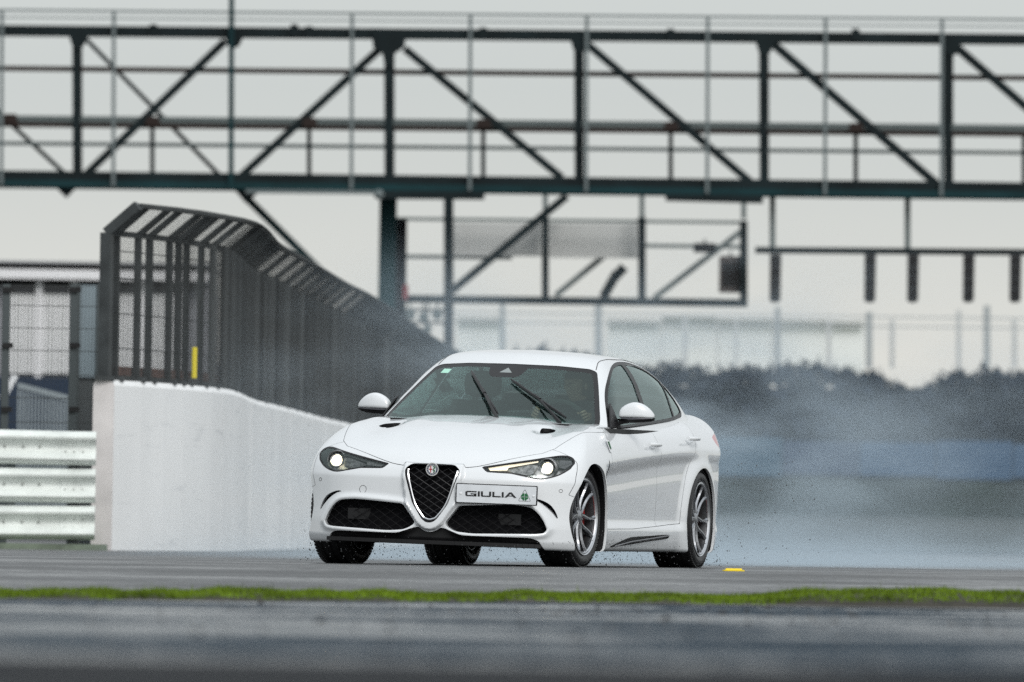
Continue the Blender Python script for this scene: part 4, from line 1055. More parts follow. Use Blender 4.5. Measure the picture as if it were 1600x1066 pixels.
_x = _n.nodes.new('ShaderNodeMix'); _x.data_type = 'RGBA'; _x.blend_type = 'MULTIPLY'; _x.inputs['Factor'].default_value = 1.0
_n.links.new(_t.outputs['Object'], _m.inputs[0]); _n.links.new(_m.outputs[0], _z.inputs['Vector']); _n.links.new(_z.outputs['Fac'], _r.inputs[0])
_n.links.new(_src, _x.inputs['A']); _n.links.new(_r.outputs[0], _x.inputs['B']); _n.links.new(_x.outputs['Result'], _b.inputs['Base Color'])
M['wallend'] = mat('pinkish_concrete', (.68,.65,.64), .8, noise=(3, .12, 5))
wall = empty('barrier_wall', (*wp(0), 0)); tag(wall, 'white painted concrete wall curving away behind the car', 'wall')
BL = 2.4; nb = int(WLEN // BL); w0 = np.array((*wp(0), 0))
for k in range(nb):
    s0, s1 = k * BL + .006, (k + 1) * BL - .006
    ss = np.linspace(s0, s1, 4); V = []; tk = .19; dd = rng.normal(0, .002) if k > 1 else 0
    for s in ss:
        _, nr = wn(s); c = wp(s) + nr * dd
        for off, z in ((0, -.02), (0, WT - .05), (-.03, WT), (-tk + .03, WT), (-tk, WT - .05), (-tk, -.02)): V.append((*(c + nr * off), z))
    F = [(i*6+j, i*6+(j+1) % 6, i*6+6+(j+1) % 6, i*6+6+j) for i in range(3) for j in range(6)] + [tuple(range(6))[::-1], tuple(18 + j for j in range(6))]
    o = MB().add(np.array(V) - w0, F).build('wall_block', M['wall'], wall)
d0, n0 = wn(0)
V = [(*(wp(0) - d0 * .02 + n0 * off), z) for off, z in ((.004,-.02),(.004,WT-.04),(-.03,WT+.004),(-.16,WT+.004),(-.194,WT-.04),(-.194,-.02))] + [(*(wp(0) + d0 * .004 + n0 * off), z) for off, z in ((.004,-.02),(.004,WT-.04),(-.03,WT+.004),(-.16,WT+.004),(-.194,WT-.04),(-.194,-.02))]
MB().add(np.array(V) - w0, [(0,1,2,3,4,5),(11,10,9,8,7,6)] + [(i, 6+i, 6+(i+1) % 6, (i+1) % 6) for i in range(6)]).build('end_cap', M['wallend'], wall)
M['fence'] = mat('dark_galvanised', (.045,.051,.053), .5, spec=.25, noise=(4, .3, 3))
M['wire'] = mat('fence_wire', (.058,.063,.064), .6, spec=.2, noise=(1.3, .7, 4, (1, 1, .04)))
KN, TPZ, OV = 2.93, 3.18, .30
fence = empty('catch_fence', (*wp(0), WT)); tag(fence, 'tall dark catch fence with leaning top standing on the white wall', 'fence'); f0 = np.array((*wp(0), WT))
def fpts(s, off=-.10):
    d, nr = wn(s); b = wp(s) + nr * off
    return np.array((*b, WT)), np.array((*b, KN)), np.array((*(b + nr * OV), TPZ)), d, nr
sp_ = [0.03, .30, .95, 1.35, 2.15, 2.6, 3.05, 3.85] + list(np.arange(4.6, WLEN - 1, 2.4)); first = None
for k, s in enumerate(sp_):
    a, b, c, d, nr = fpts(s); w = .10 if k == 0 else .060
    mb = MB().bar(a - f0, b - f0, w, w, (*d, 0)).bar(b - f0, c - f0, w * .9, w * .9, (*d, 0)).box(a - f0 + np.array((0, 0, .015)), (.09, .09, .02))
    mb.build('fence_post', M['fence'], fence)
mb = MB()
ss = np.arange(.08, WLEN - .5, 1.1)
for s0, s1 in zip(ss[:-1], ss[1:]):
    A, B = fpts(s0), fpts(s1)
    for q, r in ((1, .05), (2, .045), (0, .04)): mb.bar(A[q] - f0 + np.array((0,0,.03 if q == 0 else 0)), B[q] - f0 + np.array((0,0,.03 if q == 0 else 0)), r)
    for z in (.30, .62, .95, 1.2): mb.bar(A[0] - f0 + np.array((0, 0, z)), B[0] - f0 + np.array((0, 0, z)), .010)
mb.build('fence_rail', M['fence'], fence)
sw = np.concatenate([np.arange(.1, 9, .034), np.arange(9, WLEN - .6, .055)])
VA = []; 
for s in sw:
    a, b, c, d, nr = fpts(s, -.055); t = np.array((*d, 0)) * .0032; u_ = np.array((*nr, 0)) * .0032
    for q0, q1 in ((a, b), (b, c)): VA += [q0 - t, q0 + u_, q0 + t, q1 - t, q1 + u_, q1 + t]
VA = np.array(VA) - f0; i = np.arange(0, len(VA), 6)[:, None]
F = np.concatenate([i + np.array([[0,1,4,3]]), i + np.array([[1,2,5,4]]), i + np.array([[2,0,3,5]])])
tag(link('wire_mesh', VA, F, M['wire'], fence), kind='stuff')
# debris-stained skirt board at the foot of the fence
for k in range(int(min(WLEN, 60) // 2.4)):
    s0, s1 = .1 + k * 2.4, .1 + (k + 1) * 2.4 - .02
    A, B = fpts(s0, -.11), fpts(s1, -.11)
    MB().bar(A[0] - f0 + np.array((0,0,.07)), B[0] - f0 + np.array((0,0,.07)), .02, .13).build('skirt_board', mat('rusty_board', (.16,.10,.085), .8, noise=(3,.4,4)) if k == 0 else bpy.data.materials['rusty_board'], fence)
q = at_z(312, 594, WT); d_, n_r = wn(3.0)
yp = empty('marker_post', (q[0] - .05, q[1], WT)); tag(yp, 'thin yellow post standing on top of the white wall by the fence', 'post')
MB().tube([(0,0,0),(0,0,.30)], .024, 10).build('post', mat('yellow_paint', (.62,.52,.03), .5), yp); MB().box((0,0,.008), (.05,.05,.008)).build('foot_plate', M['fence'], yp)

# ---- white three-tier guardrail left of the wall
GY = 104.0
gr = empty('guardrail', (-4.2, GY, 0)); tag(gr, 'white three tier crash barrier butting up to the concrete wall', 'guardrail')
M['armco'] = mat('white_barrier_paint', (.70,.74,.71), .45, noise=(3.0, .16, 6, (1, 1, 2)), coat=.2)
M['bolt'] = mat('dull_bolt', (.33,.35,.33), .6)
prof = [(0.0,.155),(-.012,.150),(-.075,.118),(-.085,.100),(-.080,.080),(-.020,.035),(-.008,.015),(-.008,-.015),(-.020,-.035),(-.080,-.080),(-.085,-.100),(-.075,-.118),(-.012,-.150),(0,-.155),(.006,-.150),(.006,.150)]
for t, zc in enumerate((.935, .590, .245)):
    for k, (xa, xb) in enumerate(((-6.6, -4.02), (-4.10, -3.785))):
        yo = -.006 * k
        V = [(x + 4.2, y + yo, z + zc + .006 * math.sin(x * 2 + t)) for x in np.linspace(xa, xb, 5) for y, z in prof]; n_ = len(prof)
        F = [(i*n_+j, i*n_+(j+1) % n_, (i+1)*n_+(j+1) % n_, (i+1)*n_+j) for i in range(4) for j in range(n_)] + [tuple(range(n_)), tuple(4*n_ + j for j in range(n_))[::-1]]
        MB().add(V, F).build('rail_beam', M['armco'], gr, True)
    for x in (-4.06, -3.98, -3.90):
        for dz in (-.045, .045):
            MB().lathe([(0,-.014),(.012,-.010),(.016,0),(0,0)], 'y', 8, (x + 4.2 + .01*dz*9, -.022, zc + dz), False).build('bolt', M['bolt'], gr)
    for x in (-4.62, -4.45, -4.30):
        MB().lathe([(0,-.012),(.010,-.008),(.014,0),(0,0)], 'y', 8, (x + 4.2, -.012, zc + .004), False).build('bolt', M['bolt'], gr)
for x in (-5.9, -4.9, -3.98):
    MB().box((x + 4.2, .09, .52), (.05, .075, .56)).build('rail_post', M['fence'], gr)
# mossy kerb strip below the rail, and verge behind
sheet('barrier_verge', [(-30, 103.2), (-3.7, 103.7), (-3.9, 110), (-30, 120)], .045, mat('mossy_verge', (.05,.075,.035), .9, noise=(6,.5,5)))
MB().box((-9.2, 103.45, .02), (5.55, .06, .035)).build('verge_edge', mat('mossy_kerb', (.13,.16,.12), .8, noise=(5,.4,4)))['kind'] = 'structure'

# ---- mesh fence behind the guardrail
mf = empty('mesh_fence', (-4.4, 107, 0)); tag(mf, 'dark welded mesh fence panels on posts behind the white guardrail', 'fence')
M['mpost'] = mat('green_grey_post', (.055,.068,.072), .5); M['mpost2'] = mat('pale_post', (.24,.28,.30), .5)
for k, (u, m_) in enumerate(((-150, 'mpost'), (8, 'mpost'), (113, 'mpost'), (160, 'mpost'))):
    x = at(u, 600, 107)[0]; h = at(u, 444, 107)[2]
    MB().box((x + 4.4, 0, h / 2), (.034, .03, h / 2)).build('fence_post', M[m_], mf)
    for vv in (453, 540, 640):
        MB().box((x + 4.4 + .02, -.04, at(u, vv, 107)[2]), (.05, .02, .024)).build('post_clamp', M['black'], mf)
xs = [at(u, 600, 107)[0] + 4.4 for u in (-150, 8, 113, 160)]
for a, b in zip(xs[:-1], xs[1:]):
    mb = MB(); h = at(60, 446, 107)[2]
    for x in np.arange(a + .05, b - .03, .032): mb.bar((x, -.02, .1), (x, -.02, h), .0035)
    for v in (446, 478, 513, 548, 586, 622, 660): z = at(60, v, 107)[2]; mb.bar((a, -.026, z), (b, -.026, z), .007)
    tag(mb.build('wire_panel', M['wire'], mf), kind='stuff')
# dark service panel closing the gap to the wall
xa, xb = at(121, 600, 108)[0], at(152, 600, 108)[0]
sp = empty('service_panel', ((xa + xb) / 2, 108, 0)); tag(sp, 'tall blue grey sheet panel between the mesh fence and the wall end', 'panel')
z1, z0 = at(135, 445, 108)[2], at(135, 590, 108)[2]
MB().box((0, 0, (z1 + z0) / 2), ((xb - xa) / 2, .02, (z1 - z0) / 2)).build('upper_sheet', mat('blue_grey_sheet', (.20,.25,.28), .5, noise=(2,.2,4)), sp)
MB().box((0, .03, z0 / 2), ((xb - xa) / 2, .02, z0 / 2 - .003)).build('lower_sheet', mat('dark_grey_sheet', (.08,.09,.095), .6), sp)
for k in range(2): MB().bar(((-1, 1)[k] * (xb - xa) / 2, -.03, 0), ((-1, 1)[k] * (xb - xa) / 2, -.03, z1 + .01), .03).build('frame_post', M['mpost'], sp)

# ---- pale paddock building far behind on the left
BY = 230.0
pb = empty('paddock_building', (-9, BY, 0)); tag(pb, 'pale flat roofed building with ribbed wall behind the mesh fence', 'building')
def rect(name, u0, u1, v0, v1, m, dy=0.0, th=.3, par=pb, Y=BY, org=(-9, BY, 0)):
    a, b = at(u0, v0, Y), at(u1, v1, Y); c = (a + b) / 2
    return MB().box((c[0] - org[0], Y + dy + th / 2 - org[1], c[2] - org[2]), (abs(b[0]-a[0]) / 2, th / 2, abs(a[2]-b[2]) / 2)).build(name, m, par)
lw = mat('pale_cladding', (.74,.78,.74), .5, noise=(1.5,.06,4)); ww = mat('white_fascia', (.84,.84,.86), .5); rg = mat('grey_roof_edge', (.40,.41,.43), .6); dg_ = mat('dark_window_glass', (.03,.034,.045), .2)
nv = mat('navy_panel', (.012,.030,.065), .5)
rect('roof', -260, 330, 403, 416, rg, -.30, 9); rect('fascia', -250, 325, 416.5, 440.5, ww, -.28, 8)
rect('wall', -250, 325, 441, 640, mat('grey_wall', (.30,.31,.34), .6), .2, 7)
for k, u in enumerate((-110, -55, 1 + 16, 71, 125, 180, 235)):
    w = rect('window', u, u + 36, 445, 456, dg_, .10, .12)
    rect('door_bay', u - 6, u + 38, 460, 545, lw, .08, .10)
    for j in range(6):
        rect('cladding_rib', u - 5 + j * 7.4, u - 2 + j * 7.4, 461, 584, ww, .02, .05)
    rect('bay_wall', u - 6, u + 38, 546, 584, lw, .08, .10)
    rect('column', u + 39, u + 47, 441, 640, ww, .0, .15)
rect('plinth', -250, 325, 585, 700, nv, -.05, .3)
# sloping handrail in front of it
hr = empty('ramp_railing', (-4.4, 150, 0)); tag(hr, 'grey sloping ramp railing seen low through the mesh fence', 'railing')
ho = np.array((-4.4, 150, 0)); A, B = at(28, 602, 150) - ho, at(106, 622, 150) - ho
MB().bar(A, B, .07).build('top_rail', M['mpost2'], hr)
for t in np.linspace(0.02, .98, 14):
    p = A + (B - A) * t; MB().bar(p - np.array((0,0,.03)), (p[0], p[1], .2), .025).build('baluster', M['mpost2'], hr)
rp = at(10, 612, 150) - ho; MB().bar(rp + np.array((-.05,0,-.1)), rp + np.array((.12,0,.22)), .12, .08).build('lamp_head', mat('pale_lamp', (.7,.72,.74), .4), hr)
# ------------------------------------------------------------------ gantry bridge over the track
GA = 220.0
M['steel_dk'] = mat('dark_green_steel', (.006,.012,.014), .6, spec=.15, noise=(1.2,.4,4)); M['steel_teal'] = mat('teal_steel', (.006,.030,.035), .6, spec=.15, noise=(1.0,.3,4))
M['rail_br'] = mat('brown_rail', (.026,.018,.016), .7, spec=.15); M['galv'] = mat('galvanised_tube', (.13,.155,.16), .6, spec=.2); M['rail_gr'] = mat('grey_rail', (.13,.155,.155), .6, spec=.2)
br = empty('footbridge', (0, GA, 0)); tag(br, 'dark steel truss footbridge spanning the whole track', 'footbridge'); bo = np.array((0, GA, 0))
def gbar(name, u0, v0, u1, v1, px, m, Y=GA, par=br, org=bo, deep=None):
    a, b = at(u0, v0, Y), at(u1, v1, Y); w = px * Y / FPX
    d = w if deep is None else deep
    # the narrow side faces the viewer, 'deep' runs along the road
    dirv = b - a; up = np.array((0, 1.0, 0))
    return MB().bar(a - org, b - org, w, d, up).build(name, m, par)
R2 = GA + 2.6
ex = lambda va, vb, u: va + (vb - va) * u / 1600.0
gbar('top_chord', -260, ex(48, 62, -260), 1860, ex(48, 62, 1860), 17, M['steel_dk'], deep=.22)
gbar('bottom_chord', -260, ex(274, 293, -260), 1860, ex(274, 293, 1860), 15, M['steel_dk'], deep=.24)
gbar('walkway_edge', -260, ex(286, 305, -260), 1860, ex(286, 305, 1860), 11, M['steel_teal'], Y=GA - .14, deep=.10)
gbar('rear_top_chord', -260, ex(50, 63, -260), 1860, ex(50, 63, 1860), 12, M['steel_dk'], R2, deep=.2)
gbar('rear_bottom_chord', -260, ex(277, 295, -260), 1860, ex(277, 295, 1860), 14, M['steel_dk'], R2, deep=.2)
a, b = at(-260, ex(284, 303, -260), GA), at(1860, ex(284, 303, 1860), GA)
MB().bar((a + np.array((0, 1.3, -.03))) - bo, (b + np.array((0, 1.3, -.03))) - bo, 2.3, .05).build('deck', M['steel_dk'], br)
gbar('hand_rail', -260, ex(16, 31, -260), 1860, ex(16, 31, 1860), 3.5, M['galv'], GA - .2); gbar('hand_rail', -260, ex(27, 42, -260), 1860, ex(27, 42, 1860), 2.2, M['galv'], R2)
gbar('brown_rail', -260, ex(107, 122, -260), 1860, ex(107, 122, 1860), 8, M['rail_br'], GA + .2)
gbar('brown_rail', -260, ex(194.5, 209.5, -260), 1860, ex(195, 210, 1860), 8, M['rail_br'], GA + .2)
gbar('kick_rail', -260, ex(186, 201, -260), 1860, ex(186, 201, 1860), 11, M['rail_gr'], R2 - .3)
gbar('grey_rail', -260, ex(224, 239, -260), 1860, ex(224, 239, 1860), 6, M['rail_gr'], R2 - .25)
for u in (-182, 3, 178, 550, 735, 917, 1106, 1290, 1472, 1655):
    gbar('rail_post', u, ex(15, 30, u), u - 1, ex(289, 308, u), 5.5, M['galv'], GA - .22)
gbar('mast_post', 362, -40, 361, 296, 8, M['steel_teal'], GA - .22)
for u in (119, 607, 903, 1192, 1480, 1770, -170):
    gbar('truss_post', u, ex(52, 64, u), u + 1, ex(274, 292, u), 12 if u != 607 else 14, M['steel_dk'], deep=.16)
    gbar('truss_post', u + 6, ex(52, 64, u), u + 6, ex(277, 294, u), 7, M['steel_dk'], R2, deep=.12)
for (u0, v0, u1, v1, w, Y) in ((352,64,135,272,12,GA),(592,78,376,276,12,GA),(632,76,878,278,12,GA),(914,66,1172,284,12,GA),(1207,68,1464,288,13,GA),(1490,70,1748,292,13,GA),
                              (135,62,345,276,7,R2),(-130,58,106,276,7,R2),(-150,60,-360,270,12,GA)):
    gbar('diagonal', u0, v0, u1, v1, w, M['steel_dk'], Y, deep=.14)
for u in (238, 483, 755, 1048, 1337, 1600): gbar('stub_post', u, ex(196, 211, u), u, ex(272, 290, u), 7, M['steel_dk'], R2 - .25)
def plate(name, pts, Y, th, m, par=br, org=bo):
    P = [at(u, v, Y) for u, v in pts]
    return MB().prism([(p[0], p[2]) for p in P], -th / 2, th / 2, lambda x, z, d: (x - org[0], Y + d - org[1], z - org[2])).build(name, m, par)
plate('gusset', [(580,44),(636,45),(632,74),(617,84),(612,104),(602,104),(597,84),(583,74)], GA - .13, .05, M['steel_dk'])
for u, v in ((119,62),(903,70),(1192,72),(1484,74),(362,62)): plate('gusset', [(u-12,v-8),(u+20,v-8),(u+12,v+10),(u,v+16),(u-7,v+8)], GA - .10, .04, M['steel_dk'])
plate('gusset', [(83,288),(124,289),(113,300),(104,310),(93,299)], GA, .05, M['steel_dk'])
plate('gusset', [(362,292),(412,293),(396,308),(384,318),(374,306)], GA, .05, M['steel_dk'])
for u, v in ((240,50),(460,50),(483,53),(755,55),(1048,57),(1337,57)): plate('chord_splice', [(u-6,v-12),(u+5,v-12),(u+8,v-4),(u+8,v+8),(u-7,v+8)], GA - .13, .04, M['steel_dk'])
for u, v in ((238,190),(483,192),(755,194),(1048,198),(1337,200),(15,186)): plate('node_plate', [(u-9,v-8),(u+10,v-8),(u+14,v+6),(u-12,v+6)], GA - .10, .03, M['rail_br'])
gbar('knee_brace', 380, 304, 505, 428, 12, M['steel_teal'], GA + 1.3, deep=.15)
plate('sole_plate', [(596,298),(757,300),(757,312),(596,311)], GA - .05, .3, M['steel_dk']); plate('sole_plate', [(1040,304),(1192,306),(1192,318),(1040,314)], GA - .05, .3, M['steel_dk'])
gbar('conduit', 384, 299, 590, 301, 6, M['galv'], GA - .25)
MB().lathe([(0,-.06),(.05,-.05),(.10,.0),(.08,.08),(0,.10)], 'y', 16, at(592, 304, GA - .3) - bo, False).build('flood_lamp', M['galv'], br, True)
# leg standing beyond the catch fence
a = at(606, 300, GA); pt = MB().box((a[0], 1.2, a[2] / 2), (27 * GA / FPX / 2, .22, a[2] / 2)).build('leg', M['steel_teal'], br)
a2 = at(622, 340, GA + .5); MB().box((a2[0] + .07, 1.25, a2[2] / 2), (.10, .16, a2[2] / 2)).build('cable_tray', M['under'], br)
c = at(633, 455, GA); MB().box(c - bo + np.array((0, 1.0, 0)), (.05, .08, .14)).build('red_box', mat('red_box_paint', (.20,.02,.025), .5), br)

# ---- lower sign frame beyond the bridge
SF = 232.0
sf = empty('sign_frame', (1, SF, 0)); tag(sf, 'smaller dark steel frame with grey infill hung below the bridge', 'sign frame'); fo = np.array((1, SF, 0))
sb = lambda n, *a, **k: gbar(n, *a, par=sf, org=fo, Y=SF, **k)
sb('bottom_rail', 628, 467, 1168, 474, 12, M['steel_dk'], deep=.18)
sb('top_rail', 618, 342, 1166, 348, 5, M['rail_gr']); 
for u, v0, v1, w, m_ in ((701,308,560,15,'steel_dk'),(852,340,468,11,'steel_dk'),(1003,340,470,12,'steel_dk'),(1162,345,476,12,'steel_dk')):
    sb('upright', u, v0, u, v1, w, M[m_], deep=.16)
for u in (852, 1003, 1162): sb('hanger', u, 302, u, 342, 8, M['rail_gr'])
a = at(701, 500, SF); MB().box((a[0] - 1, .0, a[2] / 2), (.09, .09, a[2] / 2)).build('leg', M['steel_dk'], sf)
sb('diagonal', 886, 306, 706, 455, 12, M['steel_dk']); 
gbar('rear_diagonal', 1003, 352, 868, 462, 9, M['rail_gr'], SF + 1.0, sf, fo); gbar('rear_diagonal', 1158, 362, 1022, 466, 9, M['rail_gr'], SF + 1.0, sf, fo)
gbar('mid_rail', 628, 401, 800, 403, 6, M['rail_gr'], SF + 1.0, sf, fo); gbar('mid_rail', 1006, 384, 1160, 386, 6, M['rail_gr'], SF + 1.0, sf, fo)
inf = mat('grey_infill_sheet', (.50,.51,.50), .6, noise=(.8,.06,3))
plate('infill_sheet', [(708,348),(846,349),(846,401),(708,400)], SF + .6, .03, inf, sf, fo)
plate('infill_sheet', [(858,349),(998,350),(998,404),(858,403)], SF + .6, .03, inf, sf, fo)
def thing_box(name, label, cat_, u0, u1, v0, v1, m, Y, dp=.25, extra=None):
    a, b = at(u0, v0, Y), at(u1, v1, Y); c = (a + b) / 2; z0 = min(a[2], b[2])
    e = empty(name, (c[0], Y, z0)); tag(e, label, cat_); h = abs(a[2] - b[2]); w = abs(b[0] - a[0])
    MB().prism(rnd([(-w/2,0),(w/2,0),(w/2,h),(-w/2,h)], .04), -dp/2, dp/2, lambda x, z, d: (x, d, z)).build('housing', m, e)
    MB().box((0, -dp/2 - .012, h*.5), (w*.36, .012, h*.32)).build('front_panel', M['black'], e)
    MB().bar((0, .0, h), (0, 0, h + .09), .04).build('bracket', M['steel_dk'], e)
    return e
thing_box('junction_box', 'brown junction box in the right corner of the hung frame', 'junction box', 1124, 1157, 400, 458, mat('brown_box', (.055,.045,.042), .6), SF + .25)
cb = thing_box('loudspeaker', 'small black horn loudspeaker fixed high inside the hung frame', 'loudspeaker', 1084, 1118, 380, 395, M['under'], SF + .35, .3)
c = at(960, 440, SF + .4); ps = empty('camera', (c[0], SF + .4, at(960, 466, SF + .4)[2])); tag(ps, 'dark tilted camera housing standing on the hung frame floor', 'camera')
h_ = c[2] - ps.location.z
MB().bar((-.22, 0, .02), (.05, 0, h_ + .18), .17, .2).build('housing', M['steel_dk'], ps); MB().bar((.02, 0, h_ + .10), (.20, 0, h_ + .30), .22, .2).build('hood', M['steel_dk'], ps); MB().box((-.2, 0, .0), (.1, .1, .03)).build('foot', M['steel_dk'], ps)
# clutter of floodlights under the left corner of the frame
fl = empty('floodlight', (*at(655, 480, SF)[:2], at(655, 520, SF)[2])); tag(fl, 'cluster of grey floodlight heads under the left end of the hung frame', 'floodlight'); o_ = np.array(fl.location)
for u, v, w in ((640,492,9),(662,496,8),(683,492,8),(668,514,7)):
    p = at(u, v, SF) - o_; r = w * SF / FPX
    MB().lathe([(0,-.10),(r,-.09),(r*1.05,-.04),(r*.6,.10),(0,.14)], 'y', 14, p, False).build('lamp_head', M['rail_gr'], fl, True)
    MB().bar(p, (p[0], .05, at(u, 470, SF)[2] - o_[2]), .035).build('stem', M['steel_dk'], fl)
for v in (484, 504): gbar('cross_arm', 630, v, 700, v + 1, 4, M['steel_dk'], SF + .1, fl, o_)

# ---- start light rig
LY = GA + .4
lr = empty('start_light_rig', (7.5, LY, 5)); tag(lr, 'dark bar with a row of hanging start light boxes under the bridge', 'start lights'); lo = np.array((7.5, LY, 5))
gbar('cross_bar', 1180, 391, 1800, 396, 10, M['steel_dk'], LY, lr, lo, deep=.12)
for u in (1207, 1418, 1640): gbar('hanger', u, ex(296, 312, u), u, 390, 9, M['rail_gr'], LY, lr, lo)
for u in (1212, 1360, 1427, 1514, 1587, 1690):
    a, b = at(u, 397, LY), at(u, 473, LY); w = 18 * LY / FPX
    bxo = MB().prism(rnd([(-w/2,0),(w/2,0),(w/2*.95,-(a[2]-b[2])+.04),(w/4,-(a[2]-b[2])),(-w/4,-(a[2]-b[2])),(-w/2*.95,-(a[2]-b[2])+.04)], .02), -.09, .09, lambda x, z, d: (a[0] + x - lo[0], d, a[2] + z - lo[2])).build('light_box', mat('light_box_grey', (.028,.030,.033), .6) if u == 1212 else bpy.data.materials['light_box_grey'], lr)
    mb = MB()
    for k in range(4):
        z = a[2] - lo[2] - .12 - k * .22
        MB().lathe([(0,-.095),(.075,-.095),(.08,-.13),(.085,-.13),(.085,-.09),(0,-.09)], 'y', 14, (a[0] - lo[0], 0, z), False).build('signal_lens', M['black'], bxo)

# ------------------------------------------------------------------ far side of the circuit
FY = 330.0
hedge = mat('far_hedge', (.006,.015,.032), .9, noise=(.6,.5,5))  # navy cast in the base colour stands in for distance haze
V = []; F = []; k = 0
nl = 26000
hx = rng.uniform(-14, 26, nl); ht = np.interp(hx, [-14,-4,-2.5,-1.2,1.2,2.4,3,5,7,9,10.4,11.2,11.9,12.6,14,16,20,26], [5.2,5.2,5.3,5.45,5.75,5.65,5.35,5.35,5.35,5.45,5.25,4.85,4.8,5.25,5.35,5.3,5.3,5.5]) - .32
ht = ht + .03 * np.sin(hx * 3.1) + .02 * np.sin(hx * 7.7 + 2)
hz = ht * (1 - rng.random(nl) ** 1.6 * .65) + rng.normal(0, .07, nl); hy = FY + rng.uniform(-1.5, 1.5, nl)
r_ = rng.uniform(.06, .17, nl); q_ = rng.normal(size=(nl, 3, 3)); P = np.stack([hx, hy, hz], 1)[:, None, :] + q_ * r_[:, None, None]
tag(link('hedge', P.reshape(-1, 3), np.arange(nl * 3).reshape(-1, 3), hedge), 'dark hedge along the far bank, blurred by the spray', 'hedge', kind='stuff')
tag(MB().add([(-16,FY,0),(28,FY,0),(28,FY+1.2,4.6),(-16,FY+1.2,4.6),(-16,FY+6,4.4),(28,FY+6,4.4)], [(0,1,2,3),(3,2,5,4)]).build('far_bank', hedge), kind='structure')
tb = empty('hoarding', (10, FY - 4, 0)); tag(tb, 'long plain blue hoarding at the foot of the far dark hedge', 'hoarding')
blues = [mat('blue_board', (.018,.065,.14), .5), mat('dark_blue_board', (.012,.035,.085), .5), mat('teal_board', (.02,.07,.12), .5)]
for k, x in enumerate(np.arange(-1.0, 24, 2.2)):
    MB().box((x + 1.1 - 10, 0, 2.55), (1.085, .05, .48 if k % 3 else .55)).build('board', blues[(0 if x > 8 else 2) if k % 4 else 1], tb)
    MB().box((x - 10, .1, 1.5), (.05, .05, 1.5)).build('board_post', M['steel_dk'], tb)
tag(MB().add([(-20,180,.03),(40,180,.03),(40,FY-5,.9),(-20,FY-5,.9),(40,FY-3.9,2.0),(-20,FY-3.9,2.0)], [(0,1,2,3),(3,2,4,5)]).build('grass_bank', mat('far_bank_grass', (.016,.026,.022), .9, noise=(.5,.4,5))), kind='structure')
# far spectator fence with posts
ff = empty('far_fence', (6, FY - .5, 5)); tag(ff, 'tall thin grey fence on posts along the far bank', 'fence'); fo2 = np.array((6, FY - .5, 5))
M['haze_post'] = mat('hazed_post', (.32,.35,.36), .7); M['haze_rail'] = mat('hazed_rail', (.48,.50,.50), .7)  # greys lightened so the fence fades: distance haze put into the colour
for u, w, top in ((785,10,470),(935,14,466),(1070,9,490),(1150,6,500),(1215,10,480),(1295,8,500),(1358,12,488),(1394,9,500),(1498,9,485),(1542,12,478),(1585,9,500)):
    gbar('fence_post', u, top, u, 575, w * .8, M['haze_post'] if w > 9 else M['haze_rail'], FY - .5, ff, fo2)
gbar('fence_rail', 700, 488, 1800, 500, 3, M['haze_rail'], FY - .5, ff, fo2); gbar('fence_rail', 700, 503, 1800, 515, 3, M['haze_rail'], FY - .5, ff, fo2)
ts = empty('terrace', (8, 372, 0)); tag(ts, 'long pale terrace building showing above the far hedge', 'terrace')
pale = mat('pale_terrace', (.74,.76,.75), .7, noise=(.4,.08,4)); to = (8, 372, 0)  # pale building, its tone raised towards the sky to paint in haze
for u0, u1, v0 in ((950,1032,503),(1036,1118,499),(1122,1204,502),(1208,1290,504),(1294,1350,506),(715,790,500)):
    rect('terrace_bay', u0, u1, v0, 600, pale, 0, 1.2, ts, 372, to)
    rect('bay_roof', u0 - 3, u1 + 1, v0 - 5, v0 - 1, mat('pale_roof', (.66,.68,.68), .6) if u0 == 950 else bpy.data.materials['pale_roof'], -.4, 2, ts, 372, to)

# ------------------------------------------------------------------ spray
sm = bpy.data.materials.new('spray'); sm.use_nodes = True; n = sm.node_tree; n.nodes.clear()
out = n.nodes.new('ShaderNodeOutputMaterial'); vol = n.nodes.new('ShaderNodeVolumePrincipled')
vol.inputs['Color'].default_value = (.73, .86, .96, 1); vol.inputs['Anisotropy'].default_value = .15
t = n.nodes.new('ShaderNodeTexCoord'); sx = n.nodes.new('ShaderNodeSeparateXYZ'); n.links.new(t.outputs['Object'], sx.inputs[0])
def mth(op, a, b=None, c=None, clamp=False):
    q = n.nodes.new('ShaderNodeMath'); q.operation = op; q.use_clamp = clamp
    for i, v in enumerate((a, b, c)):
        if v is None: continue
        if isinstance(v, (int, float)): q.inputs[i].default_value = v
        else: n.links.new(v, q.inputs[i])
    return q.outputs[0]
def fcurve(src, pts):
    """piecewise-linear function of a coordinate"""
    lo_, hi_ = pts[0][0], pts[-1][0]; ymax = max(p[1] for p in pts)
    mr_ = n.nodes.new('ShaderNodeMapRange'); mr_.inputs['From Min'].default_value = lo_; mr_.inputs['From Max'].default_value = hi_; n.links.new(src, mr_.inputs['Value'])
    r = n.nodes.new('ShaderNodeValToRGB'); e = r.color_ramp.elements
    while len(e) < len(pts): e.new(.5)
    for el, (x_, y_) in zip(e, pts): el.position = (x_ - lo_) / (hi_ - lo_); q = y_ / ymax; el.color = (q, q, q, 1)
    n.links.new(mr_.outputs[0], r.inputs[0]); return mth('MULTIPLY', r.outputs[0], ymax)
X0, X1, Y0s, Y1s, Z1 = -3.2, 8.0, 78.2, 102.0, 3.2
low = fcurve(sx.outputs[2], [(0,.18),(.08,.11),(.20,.055),(.42,.022),(.8,.008),(1.4,.0),(3.2,0)])
up = fcurve(sx.outputs[2], [(0,.070),(.6,.078),(1.0,.074),(1.5,.056),(2.0,.030),(2.5,.0),(3.2,0)])
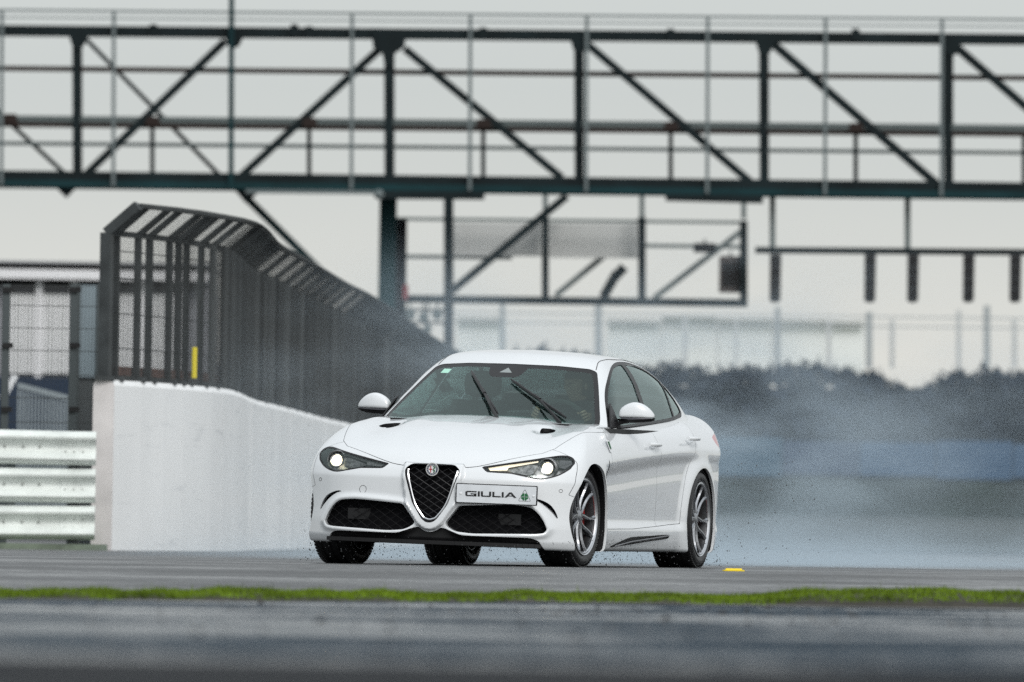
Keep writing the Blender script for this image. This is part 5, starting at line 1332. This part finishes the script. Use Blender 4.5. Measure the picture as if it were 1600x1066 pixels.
lx = fcurve(sx.outputs[0], [(-3.2,.0),(-2.6,.12),(-1.7,.22),(-1.0,.55),(0,.95),(1.8,1.0),(2.6,.75),(3.6,.50),(4.6,.35),(7.0,.25),(8,0)])
ux = fcurve(sx.outputs[0], [(-3.2,.0),(-2.4,.03),(-1.4,.28),(-.4,.8),(1.6,1.0),(2.6,.62),(3.4,.40),(4.5,.25),(7,.1),(8,0)])
yy_ = fcurve(sx.outputs[1], [(78.2,0),(79.5,.7),(83,1.0),(92,.9),(102,0)])
nz1 = n.nodes.new('ShaderNodeTexNoise'); nz1.inputs['Scale'].default_value = .9; nz1.inputs['Detail'].default_value = 4.5
mpv = n.nodes.new('ShaderNodeMapping'); mpv.inputs['Rotation'].default_value = (0, math.radians(35), 0); mpv.inputs['Scale'].default_value = (.8, .09, 1.9)
n.links.new(t.outputs['Object'], mpv.inputs[0]); n.links.new(mpv.outputs[0], nz1.inputs['Vector'])
wob = mth('MULTIPLY_ADD', nz1.outputs['Fac'], 6.0, -2.55, True)
d = mth('ADD', mth('MULTIPLY', low, lx), mth('MULTIPLY', mth('MULTIPLY', up, ux), wob))
dens = mth('MULTIPLY', mth('MULTIPLY', d, yy_), 1.0)
n.links.new(dens, vol.inputs['Density']); n.links.new(vol.outputs[0], out.inputs['Volume'])
so_ = MB().box(((X0+X1)/2, (Y0s+Y1s)/2, Z1/2 + .006), ((X1-X0)/2, (Y1s-Y0s)/2, Z1/2)).build('spray', sm)
tag(so_, 'white cloud of water spray hanging behind the car', 'spray', kind='stuff')
# drops flung up round the tyres and under the nose
mb = MB(); cs, sn_ = math.cos(YAW), math.sin(YAW)
def drop(cx, cy, cz, r):
    w = (-sn_*cx + cs*cy, DCAR - cs*cx - sn_*cy, cz)
    P = [(w[0]+dx*r, w[1]+dy*r, w[2]+dz*r*1.2) for dx, dy, dz in ((1,0,0),(-1,0,0),(0,1,0),(0,-1,0),(0,0,1),(0,0,-1))]
    mb.add(P, [(0,2,4),(2,1,4),(1,3,4),(3,0,4),(2,0,5),(1,2,5),(3,1,5),(0,3,5)])
for k in range(520):
    drop(rng.uniform(.6, 2.2), rng.uniform(-.75, .95), .02 + .17 * rng.beta(1.5, 1.5), abs(rng.normal(.0016, .0011)) + .0008)
for k in range(420):
    drop(rng.uniform(-1.2, 1.1), rng.uniform(.2, 1.0), .02 + .16 * rng.random(), abs(rng.normal(.0016, .0010)) + .0008)
for wx, wy in ((1.41,.95),(1.41,-.95),(-1.41,.97)):
    for k in range(90):
        drop(wx - abs(rng.normal(0, .28)), wy + rng.normal(0, .07), abs(rng.normal(.05, .10)) + .01, abs(rng.normal(.0018, .0012)) + .0008)
for k in range(120): drop(-2.2 - abs(rng.normal(0, .7)), .8 + abs(rng.normal(0, .35)), rng.uniform(.05, .8), abs(rng.normal(.0022, .0014)) + .0008)
tag(mb.build('water_drops', mat('dirty_water_drop', (.10,.105,.11), .15)), 'dark flying water drops round the tyres of the car', 'water drops', kind='stuff')
